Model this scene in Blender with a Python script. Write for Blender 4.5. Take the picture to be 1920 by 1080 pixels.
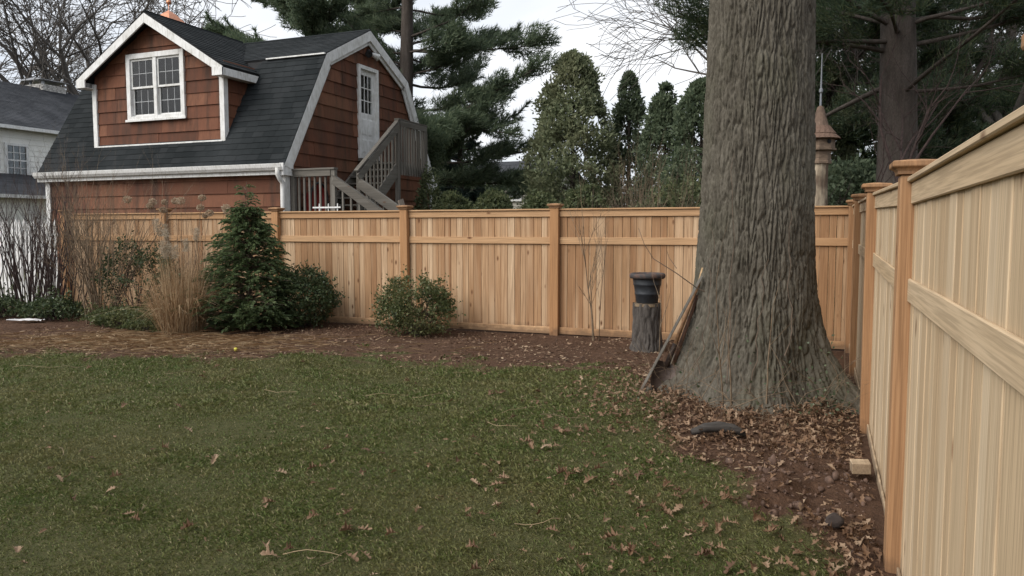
import bpy, bmesh, math, random
import numpy as np
from mathutils import Vector, Matrix
R = math.radians
for o in list(bpy.data.objects): bpy.data.objects.remove(o)
scene = bpy.context.scene
col = scene.collection

# ------------------------------------------------------------------ camera
cam_d = bpy.data.cameras.new('camera'); cam = bpy.data.objects.new('camera', cam_d); col.objects.link(cam)
cam_d.sensor_width = 36; cam_d.lens = 27.0; cam_d.clip_start = 0.05; cam_d.clip_end = 2000
cam.location = (0, 0, 1.55); cam.rotation_euler = (R(90 - 4.37), 0, R(21.94))
scene.camera = cam

# ------------------------------------------------------------------ sky (overcast), sun, exposure
SUN_EL, SUN_AZ = 40, 218            # elevation; compass-like angle the light comes from (behind the camera, a little left)
world = bpy.data.worlds.new('World'); scene.world = world; world.use_nodes = True
wt = world.node_tree; wt.nodes.clear()
def wn(t, **k):
    n = wt.nodes.new(t)
    for a, b in k.items(): setattr(n, a, b)
    return n
sky = wn('ShaderNodeTexSky', sky_type='NISHITA', sun_disc=False)
sky.sun_elevation = R(SUN_EL); sky.sun_rotation = R(SUN_AZ); sky.air_density = 1.0; sky.dust_density = 3.0
tc = wn('ShaderNodeTexCoord')
mp = wn('ShaderNodeMapping'); mp.inputs['Scale'].default_value = (1, 1, 2.2)
nz = wn('ShaderNodeTexNoise'); nz.inputs['Scale'].default_value = 1.7; nz.inputs['Detail'].default_value = 5; nz.inputs['Roughness'].default_value = 0.5
nz.inputs['Distortion'].default_value = 0.4
rp = wn('ShaderNodeValToRGB'); rp.color_ramp.elements[0].position = 0.36; rp.color_ramp.elements[1].position = 0.66
rp.color_ramp.elements[0].color = (0.52, 0.595, 0.70, 1); rp.color_ramp.elements[1].color = (0.98, 0.985, 1.0, 1)
vm = wn('ShaderNodeVectorMath', operation='SCALE'); vm.inputs['Scale'].default_value = 4.9
mx = wn('ShaderNodeMix', data_type='RGBA'); mx.inputs[0].default_value = 0.93
bg = wn('ShaderNodeBackground'); bg.inputs['Strength'].default_value = 0.1
wo = wn('ShaderNodeOutputWorld')
L = wt.links.new
L(tc.outputs['Generated'], mp.inputs[0]); L(mp.outputs[0], nz.inputs['Vector']); L(nz.outputs['Fac'], rp.inputs[0])
L(rp.outputs[0], vm.inputs[0]); L(sky.outputs[0], mx.inputs[6]); L(vm.outputs[0], mx.inputs[7])
L(mx.outputs[2], bg.inputs['Color']); L(bg.outputs[0], wo.inputs[0])
sun_d = bpy.data.lights.new('sun', 'SUN'); sun_d.energy = 1.5; sun_d.angle = R(50); sun_d.color = (1, 0.96, 0.9)
sun = bpy.data.objects.new('sun', sun_d); col.objects.link(sun)
sun.rotation_euler = (R(90 - SUN_EL), 0, R(-SUN_AZ + 180)); sun.location = (-6, -10, 20)
vs = scene.view_settings; vs.view_transform = 'Standard'; vs.look = 'None'; vs.gamma = 1; vs.use_curve_mapping = False
vs.exposure = 1.27
scene.render.engine = 'CYCLES'
cy = scene.cycles; cy.use_denoising = True; cy.max_bounces = 6; cy.diffuse_bounces = 3; cy.transparent_max_bounces = 12
cy.caustics_reflective = False; cy.caustics_refractive = False

# ------------------------------------------------------------------ noise and mesh helpers
def _h(ix, iy, iz, seed):
    n = (ix * 374761393 + iy * 668265263 + iz * 2147483647 + seed * 974634777) & 0xFFFFFFFF
    n = ((n ^ (n >> 13)) * 1274126177) & 0xFFFFFFFF
    n = ((n ^ (n >> 16)) * 2246822519) & 0xFFFFFFFF
    return ((n ^ (n >> 15)) & 0xFFFFFF) / float(0xFFFFFF)
def noise(x, y, z=0.0, seed=0):
    x, y, z = np.broadcast_arrays(np.asarray(x, float), np.asarray(y, float), np.asarray(z, float))
    ix, iy, iz = np.floor(x).astype(np.int64), np.floor(y).astype(np.int64), np.floor(z).astype(np.int64)
    fx, fy, fz = x - ix, y - iy, z - iz
    fx, fy, fz = (f * f * (3 - 2 * f) for f in (fx, fy, fz))
    r = 0
    for dx in (0, 1):
        for dy in (0, 1):
            for dz in (0, 1):
                w = (fx if dx else 1 - fx) * (fy if dy else 1 - fy) * (fz if dz else 1 - fz)
                r = r + w * _h(ix + dx, iy + dy, iz + dz, seed)
    return r
def fbm(x, y, z=0.0, oct=4, seed=0, gain=.5):
    s = 0; a = 1; t = 0
    for i in range(oct):
        s = s + a * noise(np.asarray(x) * 2 ** i, np.asarray(y) * 2 ** i, np.asarray(z) * 2 ** i, seed + i); t += a; a *= gain
    return s / t
def worley(u, v, nu, seed):
    """cell noise, periodic in u every nu cells: distance to the cell border and a number for each cell"""
    iu, iv = np.floor(u).astype(np.int64), np.floor(v).astype(np.int64); F1 = np.full(u.shape, 9.0); F2 = np.full(u.shape, 9.0); ID = np.zeros(u.shape)
    for du in (-1, 0, 1):
        for dv in (-1, 0, 1):
            cu, cv = (iu + du) % nu, iv + dv; d = np.hypot(u - (iu + du + .1 + .8 * _h(cu, cv, cu * 0, seed)), v - (cv + .1 + .8 * _h(cu, cv, cu * 0 + 1, seed)))
            near = d < F1; F2 = np.where(near, F1, np.minimum(F2, d)); ID = np.where(near, _h(cu, cv, cu * 0 + 2, seed), ID); F1 = np.where(near, d, F1)
    return F2 - F1, ID
def smooth(a, b, x):
    t = np.clip((np.asarray(x, float) - a) / (b - a), 0, 1); return t * t * (3 - 2 * t)

def tag(o, label=None, cat=None, group=None, kind=None):
    if label: o['label'] = label
    if cat: o['category'] = cat
    if group: o['group'] = group
    if kind: o['kind'] = kind
    return o
def empty(name, loc=(0, 0, 0), rz=0):
    o = bpy.data.objects.new(name, None); o.location = loc; o.rotation_euler = (0, 0, rz); o.empty_display_size = .1
    col.objects.link(o); return o
def link(name, me, mat=None, parent=None, loc=None, rot=None):
    o = bpy.data.objects.new(name, me); col.objects.link(o)
    if mat is not None and len(me.materials) == 0: me.materials.append(mat)
    if parent is not None: o.parent = parent
    if loc is not None: o.location = loc
    if rot is not None: o.rotation_euler = rot
    return o
def mesh_np(name, V, F, smooth_shade=False):
    V = np.asarray(V, np.float32); F = np.asarray(F, np.int32)
    me = bpy.data.meshes.new(name); k = F.shape[1]
    me.vertices.add(len(V)); me.vertices.foreach_set('co', V.ravel())
    me.loops.add(F.size); me.loops.foreach_set('vertex_index', F.ravel())
    me.polygons.add(len(F)); me.polygons.foreach_set('loop_start', np.arange(0, F.size, k, dtype=np.int32))
    if smooth_shade: me.polygons.foreach_set('use_smooth', np.ones(len(F), bool))
    me.update(calc_edges=True); me.validate()
    return me
class MB:
    """collects polygons for one mesh"""
    def __init__(s): s.v = []; s.f = []
    def add(s, vs, fs):
        b = len(s.v); s.v += [tuple(map(float, p)) for p in vs]; s.f += [tuple(int(i) + b for i in f) for f in fs]
    def box(s, x0, x1, y0, y1, z0, z1):
        s.add([(x0, y0, z0), (x1, y0, z0), (x1, y1, z0), (x0, y1, z0), (x0, y0, z1), (x1, y0, z1), (x1, y1, z1), (x0, y1, z1)],
              [(0, 3, 2, 1), (4, 5, 6, 7), (0, 1, 5, 4), (1, 2, 6, 5), (2, 3, 7, 6), (3, 0, 4, 7)])
    def beam(s, p, q, w, h, up=(0, 0, 1)):
        p, q = Vector(p), Vector(q); d = (q - p).normalized(); upv = Vector(up)
        sd = d.cross(upv)
        if sd.length < 1e-4: sd = d.cross(Vector((1, 0, 0)))
        sd.normalize(); u = sd.cross(d).normalized()
        a = sd * w / 2; b = u * h / 2
        vs = [p - a - b, p + a - b, p + a + b, p - a + b, q - a - b, q + a - b, q + a + b, q - a + b]
        s.add(vs, [(0, 3, 2, 1), (4, 5, 6, 7), (0, 1, 5, 4), (1, 2, 6, 5), (2, 3, 7, 6), (3, 0, 4, 7)])
    def tube(s, pts, rad, n=6, cap=True):
        V, F = tube_np(pts, rad, n)
        s.add(V, F)
        if cap:
            b = len(s.v) - len(V); m = len(V) - n
            s.f.append(tuple(b + n - 1 - i for i in range(n))); s.f.append(tuple(b + m + i for i in range(n)))
    def lathe(s, prof, n=20, c=(0, 0), caps=True):
        V = []
        for r, z in prof:
            for i in range(n): a = 2 * math.pi * i / n; V.append((c[0] + r * math.cos(a), c[1] + r * math.sin(a), z))
        F = [(k * n + i, k * n + (i + 1) % n, (k + 1) * n + (i + 1) % n, (k + 1) * n + i) for k in range(len(prof) - 1) for i in range(n)]
        if caps: F += [tuple(range(n - 1, -1, -1)), tuple((len(prof) - 1) * n + i for i in range(n))]
        s.add(V, F)
    def prism(s, poly, off, n):
        """poly: 3D polygon (counter-clockwise seen from n), pushed back by off along -n"""
        P = [Vector(p) for p in poly]; nv = Vector(n); Q = [p - nv * off for p in P]; k = len(P)
        s.add(P + Q, [tuple(range(k)), tuple(range(2 * k - 1, k - 1, -1))] + [(i, k + i, k + (i + 1) % k, (i + 1) % k) for i in range(k)])
    def build(s, name, mat, parent=None, bevel=0, sm=False, loc=None, rot=None):
        me = bpy.data.meshes.new(name); me.from_pydata(s.v, [], s.f); me.update()
        if bevel:
            bm = bmesh.new(); bm.from_mesh(me)
            bmesh.ops.bevel(bm, geom=bm.edges[:], offset=bevel, segments=1, affect='EDGES'); bm.to_mesh(me); bm.free()
        if sm:
            for p in me.polygons: p.use_smooth = True
        return link(name, me, mat, parent, loc, rot)
def tube_np(pts, rad, n=6):
    P = np.asarray(pts, float); r = np.asarray(rad, float)
    if r.ndim == 0: r = np.full(len(P), float(r))
    T = np.gradient(P, axis=0); T /= np.linalg.norm(T, axis=1)[:, None] + 1e-9
    ref = np.array([0.31, 0.21, 0.93]) if abs(T[0] @ np.array([0.31, 0.21, 0.93])) < .93 else np.array([1., 0, 0])
    A = np.cross(T, ref); A /= np.linalg.norm(A, axis=1)[:, None] + 1e-9; B = np.cross(T, A)
    th = np.arange(n) * 2 * np.pi / n
    V = P[:, None] + r[:, None, None] * (np.cos(th)[None, :, None] * A[:, None] + np.sin(th)[None, :, None] * B[:, None])
    k = np.arange(len(P) - 1)[:, None] * n; i = np.arange(n)[None]; j = (i + 1) % n
    F = np.stack([k + i, k + j, k + n + j, k + n + i], -1).reshape(-1, 4)
    return V.reshape(-1, 3), F
def tubes_mesh(name, tubes):
    """tubes: (pts, radii, sides) -> one mesh of quads"""
    Vs, Fs, b = [], [], 0
    for pts, rad, n in tubes:
        V, F = tube_np(pts, rad, n); Vs.append(V); Fs.append(F + b); b += len(V)
    return mesh_np(name, np.concatenate(Vs), np.concatenate(Fs), True)
def unit(a): return a / (np.linalg.norm(a, axis=-1, keepdims=True) + 1e-9)
def rdir(rng, n):
    return unit(rng.normal(size=(n, 3)))
def leaf_quads(rng, P, D, Ln, W, mid=.45):
    """one pointed quad leaf per point: P base, D axis"""
    n = len(P); S = unit(np.cross(D, rdir(rng, n))); Ln = np.broadcast_to(Ln, n)[:, None]; W = np.broadcast_to(W, n)[:, None]
    N = np.cross(D, S)
    V = np.stack([P, P + D * Ln * mid + S * W / 2 + N * W * .12, P + D * Ln, P + D * Ln * mid - S * W / 2 + N * W * .12], 1).reshape(-1, 3)
    return V, np.arange(4 * n).reshape(n, 4)
def needle_tris(rng, P, D, Ln, W):
    n = len(P); S = unit(np.cross(D, rdir(rng, n))); Ln = np.broadcast_to(Ln, n)[:, None]; W = np.broadcast_to(W, n)[:, None]
    V = np.stack([P - S * W / 2, P + S * W / 2, P + D * Ln], 1).reshape(-1, 3)
    return V, np.arange(3 * n).reshape(n, 3)
def blades(rng, P, D, Ln, W, bend=.5):
    """grass blades of two triangles: base, bent middle, tip"""
    n = len(P); Ln = np.broadcast_to(Ln, n)[:, None]; W = np.broadcast_to(W, n)[:, None]
    S = unit(np.cross(D, np.array([0, 0, 1.0]) + rng.normal(size=(n, 3)) * .3))
    H = unit(D * np.array([1, 1, 0.0]) + 1e-6)
    M = P + D * Ln * .55; Tt = M + unit(D * (1 - bend) + H * bend - np.array([0, 0, bend * .4])) * Ln * .45
    V = np.stack([P - S * W / 2, P + S * W / 2, M + S * W * .42, Tt], 1).reshape(-1, 3)
    b = np.arange(n)[:, None] * 4
    F = np.concatenate([b + [0, 1, 2], b + [0, 2, 3]], 1).reshape(-1, 3)
    return V, F

# ------------------------------------------------------------------ materials
class NT:
    def __init__(s, name):
        s.m = bpy.data.materials.new(name); s.m.use_nodes = True; s.t = s.m.node_tree; s.t.nodes.clear()
        s.out = s.t.nodes.new('ShaderNodeOutputMaterial')
    def n(s, typ, ins=None, **props):
        nd = s.t.nodes.new('ShaderNode' + typ)
        for a, b in props.items(): setattr(nd, a, b)
        for k, v in (ins or {}).items():
            sock = nd.inputs[k]
            if isinstance(v, bpy.types.NodeSocket): s.t.links.new(v, sock)
            else:
                if isinstance(v, tuple) and len(v) == 3 and sock.type == 'RGBA': v = v + (1,)
                sock.default_value = v
        return nd
    def mix(s, f, a, b, blend='MIX'):
        return s.n('Mix', {0: f, 6: a, 7: b}, data_type='RGBA', blend_type=blend).outputs[2]
    def math(s, op, a, b=0.0): return s.n('Math', {0: a, 1: b}, operation=op).outputs[0]
    def ramp(s, f, *st):
        nd = s.n('ValToRGB', {0: f}); e = nd.color_ramp.elements
        while len(e) < len(st): e.new(0.5)
        for i, (p, c) in enumerate(st):
            e[i].position = p; e[i].color = (c if isinstance(c, tuple) else (c, c, c)) + (1,)
        return nd.outputs[0]
    def noise(s, vec, scale=5, det=4, rough=.55, dist=0):
        return s.n('TexNoise', {'Vector': vec, 'Scale': scale, 'Detail': det, 'Roughness': rough, 'Distortion': dist}).outputs['Fac']
    def coord(s, scale=(1, 1, 1), jitter=True, kind='Object'):
        c = s.n('TexCoord').outputs[kind]
        if jitter:
            r = s.n('ObjectInfo').outputs['Random']
            c = s.n('VectorMath', {0: c, 1: s.n('VectorMath', {0: (37.0, 53.0, 71.0), 3: r}, operation='SCALE').outputs[0]}, operation='ADD').outputs[0]
        return s.n('VectorMath', {0: c, 1: scale}, operation='MULTIPLY').outputs[0]
    def finish(s, color, rough=.8, bump=None, bstr=.3, bdist=.01, metal=0.0, spec=.3, **kw):
        ins = {'Base Color': color, 'Roughness': rough, 'Metallic': metal, 'Specular IOR Level': spec}
        ins.update(kw)
        p = s.n('BsdfPrincipled', ins)
        if bump is not None:
            b = s.n('Bump', {'Height': bump, 'Strength': bstr, 'Distance': bdist}); s.t.links.new(b.outputs[0], p.inputs['Normal'])
        s.t.links.new(p.outputs[0], s.out.inputs[0]); return s.m
def cedar(name, dark, mid, light, axis=2, knots=.75):
    t = NT(name); r = t.n('ObjectInfo').outputs['Random']
    sc = [26, 26, 26]; sc[axis] = 0.9
    g = t.noise(t.coord(tuple(sc)), 1, 5, .6, .8)
    sc2 = [110, 110, 110]; sc2[axis] = 2.0
    g2 = t.noise(t.coord(tuple(sc2)), 1, 3, .6)
    base = t.ramp(r, (0, dark), (.22, mid), (.45, tuple(.5 * (a + b) for a, b in zip(mid, light))), (.7, light), (.86, mid), (1, tuple(.5 * (a + b) for a, b in zip(mid, dark))))
    c = t.mix(t.ramp(g, (.32, 0.0), (.68, 1.0)), t.mix(.5, base, dark), base)
    c = t.mix(t.ramp(g2, (.40, .5), (.6, 0.0)), c, tuple(.5 * a for a in dark))
    # broad light or pink streaks
    sc3 = [7, 7, 7]; sc3[axis] = 0.5
    c = t.mix(t.ramp(t.noise(t.coord(tuple(sc3)), 1, 2), (.5, 0.0), (.75, .45)), c, light)
    sk = [8.5, 8.5, 8.5]; sk[axis] = 3.6
    vo = t.n('TexVoronoi', {'Vector': t.coord(tuple(sk)), 'Scale': 1.0, 'Randomness': 1.0})
    gate = t.math('GREATER_THAN', t.n('SeparateColor', {0: vo.outputs['Color']}).outputs[0], knots)
    kn = t.math('MULTIPLY', t.ramp(vo.outputs['Distance'], (.05, 1.0), (.11, .6), (.19, 0.0)), gate)
    c = t.mix(kn, c, (.10, .035, .012))
    zc = t.n('SeparateXYZ', {0: t.n('TexCoord').outputs['Object']}).outputs[2]; sp = t.noise(t.coord((9, 9, 9)), 1, 5, .65)   # soil splashed on the foot
    mud = t.ramp(t.math('SUBTRACT', t.math('MULTIPLY', sp, .30), zc), (.03, 0.0), (.13, .6))
    c = t.mix(mud, c, (.10, .062, .04))
    return t.finish(c, .72, t.math('ADD', g, t.math('MULTIPLY', g2, .5)), .25, .004, spec=.25)
def plain(name, c, rough=.7, var=.15, scale=8, metal=0.0, spec=.35, bump=.1, bdist=.004, stretch=(1, 1, 1)):
    t = NT(name); f = t.noise(t.coord(stretch), scale, 5, .6)
    cc = t.mix(t.ramp(f, (.3, 0.0), (.7, 1.0)), tuple(x * (1 - var * 1.6) for x in c), tuple(min(1, x * (1 + var)) for x in c))
    return t.finish(cc, rough, f, bump, bdist, metal, spec)
def leafmat(name, cols, trans=.25, rough=.55, patch=None):
    """cols: shades for single leaves, picked per leaf"""
    t = NT(name); r = t.n('NewGeometry').outputs['Random Per Island']
    st = [(i / max(1, len(cols) - 1), c) for i, c in enumerate(cols)]
    c = t.ramp(r, *st)
    if patch:
        f = t.noise(t.coord((1, 1, 1), False), patch[0], 3)
        c = t.mix(t.ramp(f, (.42, 0.0), (.62, patch[1])), c, patch[2])
    p = t.n('BsdfPrincipled', {'Base Color': c, 'Roughness': rough, 'Specular IOR Level': .3})
    tr = t.n('BsdfTranslucent', {'Color': c})
    ms = t.n('MixShader', {0: trans, 1: p.outputs[0], 2: tr.outputs[0]})
    t.t.links.new(ms.outputs[0], t.out.inputs[0]); return t.m
def barkmat(name, a, b, scale=(9, 9, 1.6), moss=None):
    t = NT(name); v = t.coord(scale, False)
    f = t.noise(v, 1.2, 6, .65, .3); f2 = t.noise(t.coord((60, 60, 22), False), 1, 4, .6)
    c = t.mix(t.ramp(f, (.3, 0.0), (.7, 1.0)), a, b)
    c = t.mix(t.ramp(f2, (.35, .45), (.65, 0.0)), c, tuple(x * .45 for x in a))
    if moss:
        c = t.mix(t.ramp(t.noise(t.coord((1.3, 1.3, .8), False), 1.5, 4, .6), (.5, 0.0), (.72, .5)), c, moss)
    return t.finish(c, .92, t.math('ADD', f, f2), .5, .012, spec=.15)

M = {}
M['cedar_v'] = cedar('cedar_board', (.31, .165, .08), (.47, .285, .152), (.66, .48, .31), knots=.45)
M['cedar_h'] = cedar('cedar_rail', (.44, .25, .125), (.50, .30, .155), (.57, .365, .205), axis=0, knots=.8)
M['cedar_p'] = cedar('cedar_post', (.40, .21, .095), (.47, .255, .12), (.52, .30, .155), knots=.62)
M['pale_v'] = cedar('pale_cedar_board', (.46, .325, .195), (.55, .415, .265), (.63, .50, .345), knots=.72)
M['pale_h'] = cedar('pale_cedar_rail', (.49, .355, .215), (.55, .415, .27), (.60, .47, .32), axis=1, knots=.76)
M['orange_p'] = cedar('orange_cedar_post', (.27, .135, .06), (.36, .195, .095), (.42, .25, .135), knots=.55)
M['grey_wood'] = cedar('weathered_wood', (.10, .089, .074), (.175, .16, .138), (.24, .225, .198), knots=.93)
M['grey_wood_x'] = cedar('weathered_wood_long', (.10, .089, .074), (.175, .16, .138), (.24, .225, .198), axis=0, knots=.93)
M['grey_wood_y'] = cedar('weathered_wood_deep', (.10, .089, .074), (.175, .16, .138), (.24, .225, .198), axis=1, knots=.93)
def white_paint(name, c=(.74, .74, .73)):
    t = NT(name); f = t.noise(t.coord((2, 2, 2)), 2.5, 6, .65); f2 = t.noise(t.coord((30, 30, 5)), 1, 4)
    cc = t.mix(t.ramp(f, (.42, 0.0), (.72, .55)), c, (.42, .41, .36)); cc = t.mix(t.ramp(f2, (.5, 0.0), (.72, .5)), cc, (.30, .28, .24))
    return t.finish(cc, .55, f2, .1, .003)
M['white'] = white_paint('white_paint')
def siding():
    t = NT('stained_cedar_siding'); r = t.n('ObjectInfo').outputs['Random']
    base = t.ramp(r, (0, (.115, .046, .027)), (.5, (.165, .066, .038)), (1, (.21, .094, .055)))
    w = t.coord((1, 1, 1), False)
    st = t.noise(t.n('VectorMath', {0: w, 1: (5.0, 5.0, .9)}, operation='MULTIPLY').outputs[0], 1, 5, .6)
    c = t.mix(t.ramp(st, (.45, 0.0), (.68, .8)), base, (.045, .030, .023))
    st2 = t.noise(w, .9, 4, .6)
    c = t.mix(t.ramp(st2, (.5, 0.0), (.75, .5)), c, (.15, .085, .046))
    gr = t.noise(t.coord((70, 70, 4)), 1, 3)
    c = t.mix(t.ramp(gr, (.4, .3), (.6, 0.0)), c, (.075, .032, .018))
    return t.finish(c, .8, gr, .3, .005, spec=.2)
M['siding'] = siding()
def roofing(name, cols):
    t = NT(name); r = t.n('NewGeometry').outputs['Random Per Island']
    c = t.ramp(r, (0, cols[0]), (.5, cols[1]), (1, cols[2])); f = t.noise(t.coord((1, 1, 1), False), 120, 3, .7); g = t.noise(t.coord((1, 1, .5), False), .8, 4)
    c = t.mix(t.ramp(f, (.35, .5), (.65, 0.0)), c, tuple(x * .4 for x in cols[0])); c = t.mix(t.ramp(g, (.45, 0.0), (.7, .4)), c, tuple(x * 1.5 for x in cols[2]))
    return t.finish(c, .95, f, .4, .004, spec=.15)
M['roof'] = roofing('asphalt_shingles', ((.013, .016, .0175), (.020, .0235, .025), (.028, .031, .033)))
M['roof_grey'] = roofing('grey_asphalt_shingles', ((.05, .053, .06), (.065, .068, .075), (.08, .083, .09)))
M['deck'] = plain('roof_deck', (.02, .02, .021), .95)
def glass():
    t = NT('window_glass'); tr = t.n('BsdfTransparent', {'Color': (.8, .84, .84)}); gl = t.n('BsdfGlossy', {'Color': (.9, .9, .9), 'Roughness': .03})
    fr = t.n('Fresnel', {'IOR': 1.5}).outputs[0]; f = t.math('ADD', t.math('MULTIPLY', fr, 1.0), .02)
    t.t.links.new(t.n('MixShader', {0: f, 1: tr.outputs[0], 2: gl.outputs[0]}).outputs[0], t.out.inputs[0]); return t.m
M['glass'] = glass()
M['muntin'] = plain('grey_muntin', (.36, .37, .38), .6); M['dark'] = plain('dark_interior', (.018, .018, .02), .9)  # dark_interior: near-black colour that paints in the shade of unlit insides
M['curtain'] = plain('curtain_cloth', (.42, .43, .38), .9)
M['copper'] = plain('copper', (.62, .27, .15), .45, .2, 20, .6)
M['black_metal'] = plain('black_metal', (.02, .02, .022), .5, metal=.3)
M['oak_bark'] = barkmat('oak_bark', (.078, .068, .053), (.16, .144, .116), moss=(.086, .084, .056))
M['pine_bark'] = barkmat('pine_bark', (.06, .05, .042), (.12, .10, .088))
M['grey_bark'] = barkmat('grey_bark', (.09, .08, .072), (.16, .145, .13))
M['twig'] = plain('twig_bark', (.13, .095, .07), .9, .3, 15)
M['twig_dark'] = plain('dark_twig_bark', (.06, .04, .036), .9, .3, 15)
M['twig_tan'] = plain('tan_twig_bark', (.20, .145, .095), .9, .3, 15)
M['stump_bark'] = barkmat('stump_bark', (.055, .048, .043), (.125, .11, .098), (22, 22, 5))

# ------------------------------------------------------------------ ground
FY, FX = 10.8, 0.37                        # planes of the back fence and the side fence
OAK = (-0.565, 7.375)
_ex = [-30, -14, -9.54, -8.08, -6.87, -6.06, -5.05, -4.08, -3.24, -2.58, -1.83, -1.2]
_ey = [5.6, 6.0, 6.46, 6.78, 7.27, 7.86, 8.0, 8.23, 7.88, 7.8, 8.1, 8.3]
_ty = [3.0, 3.67, 3.75, 4.07, 4.39, 4.83, 5.3, 5.95, 6.86, 8.4, 9.5]
_tx = [.34, .17, .09, -.11, -.35, -.48, -.82, -1.15, -1.43, -1.93, -2.2]
def dirt_mask(x, y):
    n = fbm(x * 1.7, y * 1.7, 0, 4, 11) - .5; n2 = fbm(x * 6, y * 6, 0, 3, 12) - .5
    bed = smooth(-.55, .5, y - .12 - np.interp(x, _ex, _ey) + n * 1.5 + n2 * 1.3)
    tree = smooth(-.28, .22, x - np.interp(y, _ty, _tx) + n * .5 + n2 * .35)
    return np.clip(np.maximum(bed, tree * (y < 10.9)), 0, 1) * (y < 11.0)
def ground_z(x, y):
    x = np.asarray(x, float); y = np.asarray(y, float)
    near = smooth(24, 14, np.hypot(x, y))
    d = dirt_mask(x, y)
    h = (fbm(x * .45, y * .45, 0, 3, 3) - .5) * .09 * near + (fbm(x * 2.2, y * 2.2, 0, 3, 4) - .5) * .03 * near
    h += d * near * ((fbm(x * 5, y * 5, 0, 4, 5) - .5) * .055 + (fbm(x * 19, y * 19, 0, 3, 6) - .5) * .03)
    m = np.exp(-((x + .02) / .42) ** 2 - ((y - 4.7) / .62) ** 2)
    h += m * (.07 + (fbm(x * 4.5, y * 4.5, 0, 5, 8, .6) - .5) * .36)
    h += .13 * np.exp(-(((x - OAK[0]) / 1.0) ** 2 + ((y - OAK[1] + .2) / 1.1) ** 2))
    wall = np.minimum(np.abs(y - FY) , np.abs(x - FX) + (y > FY) * 9)
    h = h * (0.35 + .65 * smooth(.0, .5, wall)) - .02
    return h
def axis(lo, hi, step, far, k=26):
    a = np.arange(lo, hi + step / 2, step); g = np.geomspace(step, far, k).cumsum(); g = g * far / g[-1]
    return np.concatenate([lo - g[::-1], a, hi + g])
gx, gy = axis(-13, 1.3, .055, 600), axis(1.7, 11.2, .055, 600)
GX, GY = np.meshgrid(gx, gy)
GV = np.stack([GX, GY, ground_z(GX, GY)], -1).reshape(-1, 3)
nx_, ny_ = len(gx), len(gy)
ii = (np.arange(ny_ - 1)[:, None] * nx_ + np.arange(nx_ - 1)[None]).reshape(-1, 1)
gm = mesh_np('ground', GV, ii + np.array([[0, 1, nx_ + 1, nx_]]), True)
at = gm.attributes.new('dirt', 'FLOAT', 'POINT'); at.data.foreach_set('value', dirt_mask(GX, GY).ravel().astype(np.float32))
def ground_material():
    t = NT('lawn_and_soil'); c = t.coord((1, 1, 1), False)
    dm = t.n('Attribute', attribute_name='dirt').outputs['Fac']
    f1 = t.noise(c, 1.1, 5, .6); f2 = t.noise(c, 14, 6, .65); f3 = t.noise(c, 70, 4, .7)
    soil = t.mix(t.ramp(f2, (.3, 0.0), (.7, 1.0)), (.060, .034, .022), (.14, .080, .051))
    soil = t.mix(t.ramp(f1, (.4, 0.0), (.7, .6)), soil, (.135, .080, .052)); soil = t.mix(t.ramp(f3, (.4, .4), (.6, 0.0)), soil, (.045, .029, .022))
    turf = t.mix(t.ramp(f2, (.3, 0.0), (.7, 1.0)), (.065, .075, .028), (.13, .12, .052))
    turf = t.mix(t.ramp(f3, (.45, .5), (.65, 0.0)), turf, (.045, .042, .02))
    cc = t.mix(t.ramp(dm, (.25, 0.0), (.75, 1.0)), turf, soil)
    return t.finish(cc, .95, t.math('ADD', t.math('MULTIPLY', f2, 1.6), f3), .8, .035, spec=.1)
ground = link('ground', gm, ground_material()); tag(ground, kind='structure')

# ------------------------------------------------------------------ the two cedar fences
rnd = random.Random(5)
def chamfer_box(name, sx, sy, sz, b, mat, z0=0.0):
    mb = MB(); mb.box(-sx / 2, sx / 2, -sy / 2, sy / 2, z0, z0 + sz)
    me = bpy.data.meshes.new(name); me.from_pydata(mb.v, [], mb.f)
    bm = bmesh.new(); bm.from_mesh(me); bmesh.ops.bevel(bm, geom=bm.edges[:], offset=b, segments=1, affect='EDGES'); bm.to_mesh(me); bm.free()
    me.materials.append(mat); return me
def cap_mesh(mat):
    mb = MB(); w = .065
    def ring(h, z): return [(-h, -h, z), (h, -h, z), (h, h, z), (-h, h, z)]
    prof = [(w + .002, 0), (w + .012, .002), (w + .013, .016), (w + .020, .026), (w + .034, .034), (w + .036, .038), (w + .036, .056), (w + .030, .060), (.02, .070)]
    V = []
    for h, z in prof: V += ring(h, z)
    F = [(k * 4 + i, k * 4 + (i + 1) % 4, k * 4 + 4 + (i + 1) % 4, k * 4 + 4 + i) for k in range(len(prof) - 1) for i in range(4)]
    F += [(3, 2, 1, 0), tuple(4 * (len(prof) - 1) + i for i in range(4))]
    mb.add(V, F); me = bpy.data.meshes.new('post_cap'); me.from_pydata(mb.v, [], mb.f); me.materials.append(mat); return me
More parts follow.
